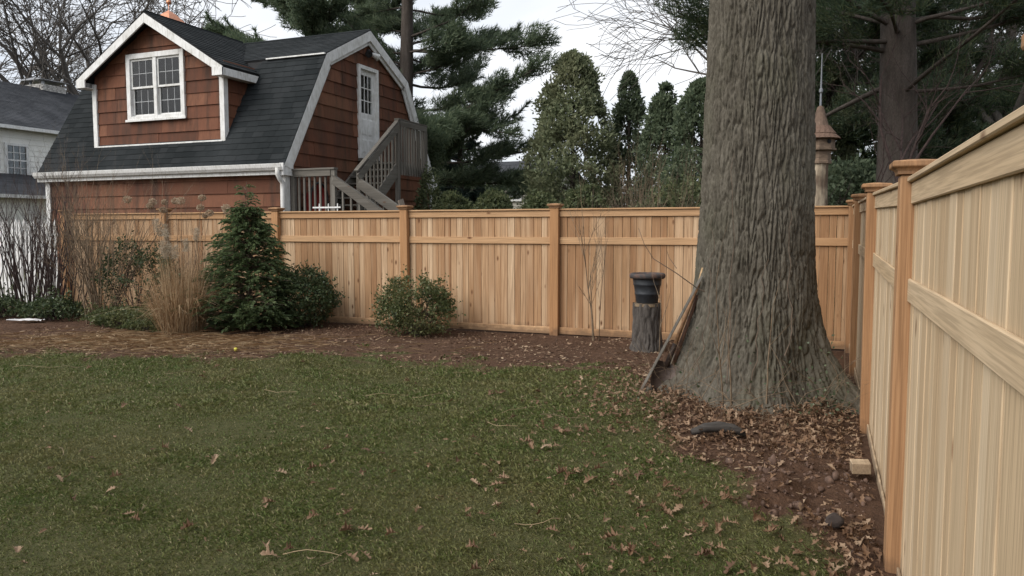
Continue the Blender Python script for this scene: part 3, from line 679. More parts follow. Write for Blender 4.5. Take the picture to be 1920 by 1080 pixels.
# upper flight along the wall to the top landing
UY0, UY1, UZ = SY1, 15.04, 3.05; n_up = 7; rz_ = (UZ - 1.745) / (n_up + 1); rn = (UY1 - UY0) / n_up
for i in range(n_up): mb = MB(); z = 1.745 + (i + 1) * rz_; mb.box(GXW + .07, SX - .04, UY0 + i * rn, UY0 + (i + 1) * rn + .03, z - .035, z); S(mb, 'tread', 'grey_wood_x')
for x in (GXW + .09, SX): mb = MB(); mb.beam((x, UY0 - .05, 1.62), (x, UY1, 2.90), .04, .26); S(mb, 'stringer', 'grey_wood_y')
mb = MB(); mb.beam((SX, SY1 - .12, 2.73), (SX, UY1 + .02, 3.96), .1, .036); S(mb, 'handrail', 'grey_wood_y')
mb = MB(); mb.beam((SX + .036, SY1 - .08, 2.60), (SX + .036, UY1, 3.82), .034, .15); S(mb, 'rail', 'grey_wood_y')
for i in range(10): y = SY1 + .12 + i * .15; f = (y - SY1) / (UY1 - SY1); bal(SX, y, 1.62 + f * 1.2, 2.70 + f * 1.12)
for i in range(9): mb = MB(); mb.box(GXW + .06, SX, UY1 + i * .143, UY1 + i * .143 + .136, UZ - .035, UZ); S(mb, 'deck_board', 'grey_wood_x')
mb = MB(); mb.box(SX - .02, SX + .022, UY1, 16.33, 2.80, 3.01); S(mb, 'joist', 'grey_wood_y')
mb = MB(); mb.box(SX - .06, SX + .06, UY1 - .03, 16.36, 3.962, 4.0); S(mb, 'handrail', 'grey_wood_y')
mb = MB(); mb.box(SX + .042, SX + .07, UY1 + .04, 16.28, 3.84, 3.955); S(mb, 'rail', 'grey_wood_y')
for i in range(11): bal(SX + .045, UY1 + .1 + i * .117, 2.76, 3.83 if i % 3 else 3.955)
mb = MB(); mb.box(GXW + .06, SX, 16.30, 16.37, 3.96, 3.998); S(mb, 'handrail', 'grey_wood_x')
for i in range(8): bal(GXW + .2 + i * .11, 16.335, 2.9, 3.955)
post(SX, UY1, 0, 3.96); post(SX, 16.30, 0, 3.96)
# red tub on the lower landing, plywood sheet, white trellis
tb = empty('garden_tub', (GXW + .1, 13.12, 1.747)); tag(tb, 'red rounded tub with dark rim stood on edge behind the stair balusters', 'tub')
def arch(w_, h_, n=14): return [(-w_ / 2, 0), (w_ / 2, 0)] + [(w_ / 2 * math.cos(t_), h_ - w_ / 2 + w_ / 2 * math.sin(t_)) for t_ in np.linspace(0, math.pi, n)]
mb = MB(); A0, A1 = arch(.56, .74), arch(.44, .64); k = len(A0)
mb.add([(.26, a_, b_) for a_, b_ in A0] + [(.05, a_ * .8, b_ * .9 + .02) for a_, b_ in A1], [(i, (i + 1) % k, k + (i + 1) % k, k + i) for i in range(k)] + [tuple(range(2 * k - 1, k - 1, -1))])
M['red'] = plain('red_plastic', (.28, .03, .025), .5); mb.build('shell', M['red'], tb, sm=False)
mb = MB(); mb.tube([(.26, a_, b_) for a_, b_ in A0] + [(.26, -.28, 0)], .022, 6); mb.build('rim', M['black_metal'], tb, sm=True)
mb = MB(); mb.box(-.012, .012, -.32, .32, 0, 1.25); ply = mb.build('plywood_sheet', plain('plywood', (.36, .29, .23), .85, .2, 4, stretch=(1, 3, .6)), None, .002); ply.location = (-8.2, 14.75, .98); ply.rotation_euler = (R(6), R(-14), R(20))
mb2 = MB(); mb2.box(-.3, .3, -.3, .3, 0, .98)
tag(ply, 'bare plywood sheet leaning under the upper stair landing', 'board')
sup = empty('timber_crate', (-8.12, 14.8, 0)); tag(sup, 'grey timber crate under the leaning plywood sheet', 'crate')
for z in np.arange(.02, .95, .16):
    for s in (-1, 1):
        mb = MB(); mb.box(-.32, .32, s * .3 - .012, s * .3 + .012, z, z + .14); mb.build('slat', M['grey_wood_x'], sup)
        mb = MB(); mb.box(s * .3 - .012, s * .3 + .012, -.28, .28, z, z + .14); mb.build('slat', M['grey_wood_y'], sup)
for sx in (-1, 1):
    for sy in (-1, 1): mb = MB(); mb.box(sx * .27 - .02, sx * .27 + .02, sy * .26 - .02, sy * .26 + .02, 0, .97); mb.build('post', M['grey_wood'], sup)
tr = empty('garden_trellis', (-8.1, 11.35, 0)); tag(tr, 'small white trellis top of three leaning slats and a crossbar behind the fence', 'trellis')
for i in range(3): mb = MB(); mb.beam((-.16 + i * .17, 0, 0), (-.13 + i * .19, 0, 2.0), .016, .012, (0, 1, 0)); mb.build('slat', M['white'], tr)
mb = MB(); mb.box(-.26, .32, -.02, -.008, 1.92, 1.945); mb.build('crossbar', M['white'], tr); mb = MB(); mb.box(-.24, .30, -.02, -.008, .9, .925); mb.build('crossbar', M['white'], tr)

# ------------------------------------------------------------------ neighbouring houses
def siding_white(name, c):
    t = NT(name); f = t.noise(t.coord((.6, .6, .6), False), 2, 4); cc = t.mix(t.ramp(f, (.4, 0.0), (.7, .3)), c, tuple(x * .75 for x in c)); return t.finish(cc, .7)
M['cream'] = siding_white('cream_clapboard', (.82, .81, .76)); M['beige'] = siding_white('beige_clapboard', (.36, .34, .29))
def clapboards(root, p0, du, Lu, z0, z1, n, mat, step=.2):
    """lapped boards up a wall; du unit vector along the wall"""
    p0, du, n = Vector(p0), Vector(du), Vector(n); z = z0
    while z < z1:
        h = min(step, z1 - z); a = p0 + Vector((0, 0, z)); b = a + du * Lu
        V = [a + n * .03, b + n * .03, b + n * .006 + Vector((0, 0, h)), a + n * .006 + Vector((0, 0, h)), a - n * .02, b - n * .02, b - n * .02 + Vector((0, 0, h)), a - n * .02 + Vector((0, 0, h))]
        mb = MB(); mb.add(V, [(0, 1, 2, 3), (4, 5, 1, 0), (5, 6, 2, 1), (7, 4, 0, 3), (7, 6, 5, 4), (3, 2, 6, 7)]); mb.build('clapboard', mat, root); z += step
def simple_window(root, c, du, n, w_, h_, grid=(3, 2)):
    c, du, n = Vector(c), Vector(du), Vector(n); up = Vector((0, 0, 1)); fr = MB(); t_ = .1
    def bx(u0, u1, v0, v1, o0, o1, m):
        V = [c + du * u + up * v + n * o for o in (o0, o1) for u, v in ((u0, v0), (u1, v0), (u1, v1), (u0, v1))]
        m.add(V, [(3, 2, 1, 0), (4, 5, 6, 7), (0, 1, 5, 4), (1, 2, 6, 5), (2, 3, 7, 6), (3, 0, 4, 7)])
    for q in ((-w_ / 2 - t_, -w_ / 2, -h_ / 2 - t_, h_ / 2 + t_), (w_ / 2, w_ / 2 + t_, -h_ / 2 - t_, h_ / 2 + t_), (-w_ / 2, w_ / 2, h_ / 2, h_ / 2 + t_), (-w_ / 2, w_ / 2, -h_ / 2 - t_, -h_ / 2)): bx(*q, 0, .09, fr)
    f = fr.build('window', M['white'], root)
    m = MB(); bx(-w_ / 2, w_ / 2, -.03, .03, .03, .075, m)
    for half in (0, 1):
        for i in range(1, grid[0]): u = -w_ / 2 + w_ * i / grid[0]; bx(u - .012, u + .012, -h_ / 2 if half == 0 else .03, -.03 if half == 0 else h_ / 2, .04, .07, m)
        for j in range(1, grid[1]): v = (-h_ / 2 if half == 0 else .03) + (h_ / 2 - .03) * j / grid[1]; bx(-w_ / 2, w_ / 2, v - .012, v + .012, .041, .069, m)
    m.build('muntin', M['white'], f)
    m = MB(); bx(-w_ / 2, w_ / 2, -h_ / 2, h_ / 2, .032, .038, m); m.build('pane', M['glass'], f)
    m = MB(); bx(-w_ / 2, w_ / 2, -h_ / 2, h_ / 2, .0285, .031, m); m.build('dark_pane_back', M['dark'], f)  # near-black sheet behind the pane stands in for an unlit room
    return f
def flat_tabs(root, q, mat, seed, expo=.17):
    """shingle tabs over a quad roof plane q: eave left, eave right, ridge right, ridge left"""
    q = [Vector(p) for p in q]; ux = (q[1] - q[0]); Lx = ux.length; ux.normalize(); uy = q[3] - q[0]; uy = uy - ux * uy.dot(ux); Ly = uy.length; uy.normalize()
    rg = random.Random(seed); m = MB(); n = ux.cross(uy); m.prism(q, .12, n); par = m.build('roof', M['deck'], root)
    m = MB(); v = 0
    while v < Ly - .02:
        u = -rg.uniform(0, .4)
        while u < Lx:
            w_ = rg.uniform(.3, .6); a, b = max(0, u), min(Lx, u + w_ - .01); u += w_
            if b - a < .04: continue
            o = q[0] + uy * v; e = min(expo * 1.2, Ly - v)
            m.add([o + ux * a + n * .016, o + ux * b + n * .016, o + ux * b + uy * e + n * .004, o + ux * a + uy * e + n * .004, o + ux * a, o + ux * b], [(0, 1, 2, 3), (4, 5, 1, 0)])
        v += expo
    t_ = m.build('roof_shingles', mat, par); t_['kind'] = 'stuff'; return par
# cream house beyond the picket fence: its long wall faces +x
HX = -32.8
h1 = empty('house', (HX, 20, 0)); tag(h1, 'cream clapboard two-storey house with grey roof and white brick chimney', 'house')
mb = MB(); mb.box(-9, -.03, -8, 16, -.2, 6.0); mb.build('wall', M['cream'], h1)
clapboards(h1, (0, -8, 0), (0, 1, 0), 24, 0, 6.0, (1, 0, 0), M['cream'], .24)
flat_tabs(h1, [(.35, -8.4, 6.0), (.35, 16.4, 6.0), (-4.5, 16.4, 8.75), (-4.5, -8.4, 8.75)], M['roof_grey'], 3)
flat_tabs(h1, [(-9.35, 16.4, 6.0), (-9.35, -8.4, 6.0), (-4.5, -8.4, 8.75), (-4.5, 16.4, 8.75)], M['roof_grey'], 4)
for y in (-8, 15.88): mb = MB(); mb.prism([(-9, y, 6), (0, y, 6), (-4.5, y, 8.6)], .12, (0, -1, 0)); mb.build('gable_wall', M['cream'], h1)
mb = MB(); mb.box(.36, .5, -8.4, 16.4, 5.86, 6.0); mb.build('gutter', M['white'], h1)
mb = MB(); mb.box(.06, .14, 2.1, 2.19, 0, 5.9); mb.build('downspout', M['white'], h1)
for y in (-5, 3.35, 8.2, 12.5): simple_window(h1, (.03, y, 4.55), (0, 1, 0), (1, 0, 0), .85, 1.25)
ch = MB(); rg = random.Random(3); 
mb = MB(); mb.box(-5.5, -4.3, 6.1, 7.3, 7.2, 9.35); chim = mb.build('chimney', M['cream'], h1)
bme = chamfer_box('brick', .23, .1, .075, .006, plain('whitewashed_brick', (.55, .53, .5), .9, .3))
for r_ in range(24):
    z = 7.45 + r_ * .083
    if z > 9.28: break
    for i in range(5):
        link('brick', bme, parent=chim, loc=(-5.35 + i * .245 + (.1 if r_ % 2 else 0) - .03, 6.085, z)); link('brick', bme, parent=chim, loc=(-4.285, 6.22 + i * .245 + (.06 if r_ % 2 else 0), z), rot=(0, 0, R(90)))
mb = MB(); mb.prism([(-5.7, 5.9, 9.55), (-4.1, 5.9, 9.55), (-4.3, 5.9, 9.62), (-4.9, 5.9, 9.67), (-5.5, 5.9, 9.62)], 1.6, (0, -1, 0)); mb.box(-5.4, -5.3, 6.2, 6.3, 9.35, 9.55); mb.box(-4.5, -4.4, 6.2, 6.3, 9.35, 9.55); mb.build('chimney_cap', plain('galvanised_steel', (.35, .36, .38), .4, .15, 6, .7), chim)
chim.location = (0, 1.9, -.4)
mb = MB(); mb.lathe([(.07, 6.6), (.07, 7.75), (.05, 7.76)], 10, (-1.6, 3.0)); mb.build('vent_pipe', M['black_metal'], h1, sm=True)
mb = MB(); mb.box(-2.0, -1.15, 2.6, 3.4, 6.98, 7.0); 
# low wing in front of it
h2 = empty('house_wing', (-29.5, 20, 0)); tag(h2, 'low cream wing with small dark roof in front of the cream house', 'house')
mb = MB(); mb.box(-3.2, -.03, -6, 4.6, -.2, 2.90); mb.build('wall', M['cream'], h2); clapboards(h2, (0, -6, 0), (0, 1, 0), 10.6, 0, 2.90, (1, 0, 0), M['cream'], .24)
flat_tabs(h2, [(.3, -6.3, 2.90), (.3, 4.9, 2.90), (-3.2, 4.9, 3.95), (-3.2, -6.3, 3.95)], M['roof_grey'], 5)
mb = MB(); mb.box(.31, .42, -6.3, 4.9, 2.77, 2.90); mb.build('gutter', M['white'], h2)
mb = MB(); mb.prism([(-3.2, 4.62, 2.90), (0, 4.62, 2.90), (-3.2, 4.62, 3.85)][::-1], .1, (0, 1, 0)); mb.build('gable_wall', M['cream'], h2); mb = MB(); mb.beam((.3, 4.93, 2.87), (-3.2, 4.93, 3.92), .05, .16); mb.build('rake_board', M['white'], h2)
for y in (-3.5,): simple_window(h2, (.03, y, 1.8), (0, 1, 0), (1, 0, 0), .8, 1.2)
# beige house behind the hedge
h3 = empty('house', (-20, 38, 0)); tag(h3, 'low beige house with dark roof seen behind the clipped yew hedge', 'house')
mb = MB(); mb.box(-8, 6.2, .03, 8, -.2, 4.05); mb.build('wall', M['beige'], h3); clapboards(h3, (-8, 0, 0), (1, 0, 0), 14.2, 0, 4.05, (0, -1, 0), M['beige'], .25)
flat_tabs(h3, [(-8.4, -.4, 4.05), (6.6, -.4, 4.05), (6.6, 4, 5.5), (-8.4, 4, 5.5)], M['roof_grey'], 6); flat_tabs(h3, [(6.6, 8.4, 4.05), (-8.4, 8.4, 4.05), (-8.4, 4, 5.5), (6.6, 4, 5.5)], M['roof_grey'], 7)
for x, s in ((-8, -1), (6.2, 1)): mb = MB(); P3 = [(x, 0, 4.05), (x, 8, 4.05), (x, 4, 5.4)]; mb.prism(P3 if s > 0 else P3[::-1], .1, (s, 0, 0)); mb.build('gable_wall', M['beige'], h3)
mb = MB(); mb.box(-8.4, 6.6, -.53, -.41, 3.9, 4.06); mb.build('gutter', M['white'], h3)
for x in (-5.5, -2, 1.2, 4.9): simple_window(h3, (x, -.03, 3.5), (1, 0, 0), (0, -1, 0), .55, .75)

# ------------------------------------------------------------------ trees
def wpos(px, depth, z=0.0):
    """ground point at a sideways tangent (px-960)/1440 and a distance in front of the camera: real positions were surveyed this way"""
    lat = (px - 960) / 1440 * depth
    return np.array([-.37364 * depth + .92757 * lat, .92757 * depth + .37364 * lat, z])
def wiggle(rng, p, d, Ln, nseg, jit, up=0.0):
    P = [np.array(p, float)]; d = np.array(d, float); d /= np.linalg.norm(d)
    for i in range(nseg):
        d = d + rng.normal(size=3) * jit + np.array([0, 0, up]); d /= np.linalg.norm(d); P.append(P[-1] + d * Ln / nseg)
    return np.array(P), d
def grow(rng, out, p, d, Ln, r, lev, maxlev, kids=(3, 5), spread=.9, shrink=.62, jit=.13, up=.03, nseg=4, sides=(8, 5, 4, 3, 3), tipr=.42, rmin=0.0):
    P, dd = wiggle(rng, p, d, Ln, nseg, jit, up); rad = np.maximum(rmin, np.linspace(r, r * tipr if lev < maxlev else r * .25, nseg + 1))
    out.append((P, rad, sides[min(lev, len(sides) - 1)], lev))
    if lev >= maxlev: return
    k = rng.integers(kids[0], kids[1] + 1)
    for i in range(k):
        t = rng.uniform(.35, 1.0) if i < k - 1 else 1.0
        f = t * nseg; j = min(int(f), nseg - 1); q = P[j] + (P[j + 1] - P[j]) * (f - j); ax = P[j + 1] - P[j]; ax /= np.linalg.norm(ax)
        s = np.cross(ax, rng.normal(size=3)); s /= np.linalg.norm(s) + 1e-9
        nd = ax + s * spread * rng.uniform(.5, 1.2) * (0.5 if i == k - 1 else 1)
        rr_ = np.interp(t, [0, 1], [r, r * tipr]) * rng.uniform(.6, .85)
        grow(rng, out, q, nd, Ln * shrink * rng.uniform(.75, 1.2), rr_, lev + 1, maxlev, kids, spread, shrink, jit, up, nseg, sides, tipr, rmin)
def bare_tree(name, label, cat, base, h, r, seed, lean=(0, 0), maxlev=5, group=None, mat='grey_bark', trunk_frac=.35, **kw):
    rng = np.random.default_rng(seed); t = empty(name, tuple(base)); tag(t, label, cat, group)
    P, d = wiggle(rng, (0, 0, -.1), (lean[0], lean[1], 1), h * trunk_frac, 6, .04, .02)
    rad = np.linspace(r, r * .72, 7); rad[0] *= 1.25
    link('trunk', tubes_mesh('trunk', [(P, rad, 10)]), M[mat], t)
    out = []
    for i in range(kw.pop('limbs', 4)):
        j = rng.integers(4, 7) if i else 6; a = rng.uniform(0, 6.283)
        grow(rng, out, P[j], np.array([math.cos(a) * .6 + lean[0], math.sin(a) * .6 + lean[1], 1.0]), h * .33 * rng.uniform(.8, 1.15), r * .6, 1, maxlev, **kw)
    link('branches', tubes_mesh('branches', [(a, b, c) for a, b, c, l in out]), M[mat], t); return t
bare_tree('bare_tree', 'tall leafless tree with spreading grey limbs behind the cream house', 'tree', wpos(135, 44), 18.5, .42, 21, trunk_frac=.36, kids=(4, 5), spread=.95, shrink=.68, limbs=6, up=.0, rmin=.016)
bare_tree('bare_tree', 'leafless tree with fine pale twigs rising over the cream house roof', 'tree', wpos(-30, 50), 18.5, .38, 23, trunk_frac=.34, kids=(4, 5), spread=.9, shrink=.68, limbs=6, up=.0, rmin=.016)
t_ = bare_tree('bare_tree', 'leafless tree with drooping limbs partly hidden by the oak trunk', 'tree', wpos(1350, 25), 15, .24, 37, trunk_frac=.28, spread=1.0, shrink=.7, limbs=8, kids=(4, 5), up=-.005, lean=(-.05, 0), rmin=.008)
bare_tree('bare_tree', 'crooked leafless tree beyond the pale side fence', 'tree', wpos(1850, 24), 11.5, .24, 42, trunk_frac=.38, spread=1.0, limbs=5, lean=(.05, 0), jit=.2)
bare_tree('bare_tree', 'slim leafless tree behind the pale side fence, among pine boughs', 'tree', wpos(1780, 30), 11, .16, 47, trunk_frac=.36, spread=.9, limbs=4, jit=.18)
bare_tree('sapling', 'forked leafless sapling standing in front of the big pine trunk', 'tree', wpos(1688, 12.6), 4.9, .05, 51, trunk_frac=.5, spread=1.2, limbs=5, maxlev=4, mat='twig_dark', jit=.16)
bare_tree('sapling', 'thin leafless sapling beside the wooden bird house', 'tree', wpos(1610, 13.4), 4.2, .03, 53, trunk_frac=.45, spread=1.1, limbs=4, maxlev=4, mat='twig_dark', jit=.16)

def pine(label, base, h, r, z0, limb, seed, dens=1.0, name='pine_tree', mat='pine_needles', asym=None, nl=.19, step=.62, droop=0.0, top_taper=.25, group=None, bark='pine_bark', nw=.017, pd=.36):
    rng = np.random.default_rng(seed); t = empty(name, tuple(base)); tag(t, label, 'tree', group)
    P, d = wiggle(rng, (0, 0, -.15), (rng.normal() * .015, rng.normal() * .015, 1), h, 14, .012, 0); rad = r * np.linspace(1, .12, 15) ** .85; rad[0] *= 1.2
    link('trunk', tubes_mesh('trunk', [(P, rad, 14)]), M[bark], t)
    tubes = []; NP = []; ND = []
    z = z0
    while z < h * .985:
        f = (z - z0) / (h - z0); Lm = limb * (1 - f * (1 - top_taper)) * (.75 + .5 * math.sin(math.pi * min(1, f * 1.6 + .12)) if droop == 0 else 1.0 - .55 * f)
        for k in range(rng.integers(3, 6) if droop == 0 else rng.integers(4, 7)):
            a = rng.uniform(0, 6.283); L_ = Lm * rng.uniform(.5, 1.15)
            if asym is not None: L_ *= 1 + asym[1] * math.cos(a - asym[0])
            if L_ < .3: continue
            b0 = np.array([np.interp(z, P[:, 2], P[:, 0]), np.interp(z, P[:, 2], P[:, 1]), z + rng.uniform(-.25, .25)])
            Q, _ = wiggle(rng, b0, (math.cos(a), math.sin(a), rng.uniform(-.12, .3) - droop), L_, 6, .09, .035 + droop * .06)
            tubes.append((Q, np.linspace(.022 + .007 * L_, .010, 7), 5))
            if droop == 0:                              # soft plumes of needles along the outer limb
                for _k in range(int(L_ * 1.55 * dens) + 2):
                    u = rng.uniform(.3, 1.05); ff = min(u, .999) * 6; j = int(ff); q = Q[j] + (Q[j + 1] - Q[j]) * (ff - j); ax = unit(Q[j + 1] - Q[j]); sd = unit(np.cross(ax, (0, 0, 1.0)))
                    c_ = q + sd * rng.normal() * .42 * min(1.2, L_ / 3) * (1.15 - .5 * u) + ax * rng.uniform(-.1, .25) + np.array([0, 0, rng.uniform(-.05, .32)]); sz = rng.uniform(.26, .52) * min(1.15, .55 + L_ * .14)
                    tubes.append((np.array([q, c_]), np.array([.012, .005]), 3))
                    m = int(430 * sz * sz * pd / .16) + 30; e = rdir(rng, m) * rng.uniform(.15, 1, m)[:, None] ** .5
                    NP.append(c_ + sz * (e[:, :1] * ax * 1.15 + e[:, 1:2] * sd + e[:, 2:] * np.array([0, 0, .52]))); ND.append(unit(e * np.array([.7, .7, .5]) + ax * .45 + rdir(rng, m) * .55 + np.array([0, 0, .42])))
            nt = int(L_ * (8.5 if droop else 3.0) * dens) + 2
            for _k in range(nt):                       # side twigs carrying needle tufts
                u = rng.uniform(.22, 1.0) ** .62; ff = u * 6; j = min(int(ff), 5); q = Q[j] + (Q[j + 1] - Q[j]) * (ff - j); ax = unit(Q[j + 1] - Q[j])
                sd = np.cross(ax, (0, 0, 1.0)) * rng.choice((-1, 1)); td = unit(ax * .8 + sd * rng.uniform(.1, 1.0) + np.array([0, 0, rng.uniform(-.25, .85) - droop * 1.2]))
                tl = rng.uniform(.35, .95) * (1.15 - .5 * u) * min(1.25, .4 + L_ * .25)
                W_, _ = wiggle(rng, q, td, tl, 3, .12, .03); tubes.append((W_[::3], np.array([.012, .005]), 3))
                m = int(tl * 95 * dens) + 12; uu = rng.uniform(.15, 1.05, m) * 3; jj = np.clip(uu.astype(int), 0, 2)
                pp = W_[jj] + (W_[jj + 1] - W_[jj]) * (uu - jj)[:, None]; aw = unit(W_[jj + 1] - W_[jj])
                NP.append(pp); ND.append(unit(aw * .75 + rdir(rng, m) * .8 + np.array([0, 0, .25 - droop * .5])))
        z += step * rng.uniform(.7, 1.3)
    NP = np.concatenate(NP); ND = np.concatenate(ND); n = len(NP)
    V, F = needle_tris(rng, NP, ND, nl * rng.uniform(.7, 1.3, n), nw * rng.uniform(.8, 1.4, n) * (1.45 if pd > .5 else 1.9))
    link('limbs', tubes_mesh('limbs', tubes), M[bark], t)
    link('crown', mesh_np('crown', V, F), M[mat], t); return t, n
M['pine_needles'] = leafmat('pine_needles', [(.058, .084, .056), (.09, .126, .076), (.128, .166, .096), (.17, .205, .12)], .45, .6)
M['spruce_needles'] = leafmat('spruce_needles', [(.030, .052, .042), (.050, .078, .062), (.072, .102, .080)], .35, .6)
M['dark_needles'] = leafmat('dark_pine_needles', [(.028, .048, .028), (.046, .072, .039), (.068, .098, .050), (.11, .122, .056)], .38, .6)  # darker green needle colours for the pines around the fence corner
cnt = 0
_, n = pine('tall white pine with plumed boughs rising behind the red garage', wpos(760, 25.5), 15.5, .34, 2.8, 4.3, 61, 1.1, asym=(R(25), .25), pd=.72); cnt += n
_, n = pine('slender blue-green spruce standing right against the white pine boughs', wpos(872, 29), 7.9, .16, 1.2, 1.75, 62, 1.3, name='spruce_tree', mat='spruce_needles', droop=.22, nl=.11, step=.34, nw=.02); cnt += n
_, n = pine('white pine whose crown shows over the ridge of the garage roof', wpos(580, 28), 15.0, .32, 5.2, 4.4, 63, 1.3, pd=.5); cnt += n
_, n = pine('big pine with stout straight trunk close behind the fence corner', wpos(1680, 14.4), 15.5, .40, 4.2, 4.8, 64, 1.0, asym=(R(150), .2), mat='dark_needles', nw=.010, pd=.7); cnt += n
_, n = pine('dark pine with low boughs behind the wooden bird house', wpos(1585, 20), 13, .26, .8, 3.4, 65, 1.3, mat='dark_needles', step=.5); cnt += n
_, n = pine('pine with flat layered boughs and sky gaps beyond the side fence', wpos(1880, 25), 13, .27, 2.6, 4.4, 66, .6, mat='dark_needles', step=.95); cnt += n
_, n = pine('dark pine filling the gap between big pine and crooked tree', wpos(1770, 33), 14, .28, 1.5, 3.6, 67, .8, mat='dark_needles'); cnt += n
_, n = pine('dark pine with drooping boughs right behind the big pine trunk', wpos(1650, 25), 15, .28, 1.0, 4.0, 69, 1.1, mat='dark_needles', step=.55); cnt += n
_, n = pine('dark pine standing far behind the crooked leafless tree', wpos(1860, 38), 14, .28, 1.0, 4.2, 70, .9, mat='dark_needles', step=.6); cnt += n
_, n = pine('pine with low hanging boughs beside the beige house', wpos(835, 33), 6.4, .18, .8, 3.0, 68, .8, asym=(R(20), .3)); cnt += n

def crown_cone(rng, h, rad, n, prof, lobes=7, seed=0, z0=.25):
    """leaf sprays through the outer shell of a column; gaps and clumps come from noise"""
    P = []; D = []
    while sum(map(len, P)) < n:
        m = n; z = rng.uniform(0, 1, m); a = rng.uniform(0, 6.283, m); sh = rng.uniform(0, 1, m) ** .45
        lump = .62 + .8 * fbm(np.cos(a) * 2.4 + 9, np.sin(a) * 2.4 + 9, z * h * 1.3, 3, seed)
        r_ = rad * prof(z) * lump * (.25 + .75 * sh) * (1 + (rng.uniform(size=m) < .2) * rng.uniform(0, .26, m)); x, y, zz = r_ * np.cos(a), r_ * np.sin(a), z0 + z * (h - z0)
        keep = fbm(x * 2.1 + 40, y * 2.1 + 40, zz * 2.1, 3, seed + 5) > .455 - .05 * (sh < .6)
        p = np.stack([x, y, zz], 1)[keep]; P.append(p); o = np.stack([np.cos(a), np.sin(a), np.full(m, .55)], 1)[keep]; D.append(o)
    P = np.concatenate(P)[:n]; D = np.concatenate(D)[:n]
    return P, unit(D * np.array([.25, .25, 0]) + np.array([0, 0, .55]) + rdir(rng, n) * .7)
def arborvitae(label, base, h, rad, seed, n=15000, cols='arbor', name='arborvitae', group=None, ls=.15):
    rng = np.random.default_rng(seed); t = empty(name, tuple(base)); tag(t, label, 'tree', group)
    P, D = crown_cone(rng, h, rad, n, lambda z: np.clip(np.minimum(1, (1 - z) ** .5 * 1.36) * (.85 + .15 * np.minimum(1, z * 6)), 0, 1), seed=seed)
    V, F = leaf_quads(rng, P, D, ls * rng.uniform(.6, 1.3, n), ls * .42 * rng.uniform(.7, 1.3, n))
    tb_ = [(np.array([[0, 0, -.1], [.02, 0, h * .5], [0, .03, h * .93]]), np.array([.11, .07, .01]), 8)]
    for i in range(70):
        z = rng.uniform(.4, h * .9); a = rng.uniform(0, 6.283); r_ = rad * (1 - z / h) ** .7 * .8; tb_.append((np.array([[0, 0, z], [r_ * .5 * math.cos(a), r_ * .5 * math.sin(a), z + .15], [r_ * math.cos(a), r_ * math.sin(a), z + .45]]), np.array([.022, .014, .006]), 4))
    link('trunk', tubes_mesh('trunk', tb_), M['pine_bark'], t); link('crown', mesh_np('crown', V, F), M[cols], t); return t
M['arbor'] = leafmat('arborvitae_sprays', [(.13, .16, .095), (.19, .225, .13), (.25, .285, .165), (.31, .325, .20)], .5, .65, (.8, .35, (.2, .18, .10)))
M['arbor_dark'] = leafmat('dark_arborvitae_sprays', [(.085, .118, .074), (.135, .175, .105), (.185, .225, .135)], .5, .65)
arborvitae('broad olive-green arborvitae, tallest and widest of the row behind the hedge', wpos(1072, 24), 7.0, 1.42, 71, 27000)
arborvitae('narrow pointed arborvitae beside the broad olive-green one', wpos(1176, 25), 6.5, .72, 72, 13000, 'arbor_dark')
arborvitae('rounded arborvitae between the narrow pointed one and the oak trunk', wpos(1243, 23), 5.8, .82, 73, 14000, 'arbor_dark')
arborvitae('dense dark arborvitae half hidden behind the oak trunk', wpos(1310, 21), 5.5, 1.1, 74, 15000, 'arbor_dark')
arborvitae('yellowish arborvitae showing between the oak trunk and bird house pines', wpos(1545, 19), 5.4, .8, 75, 9000, 'arbor')

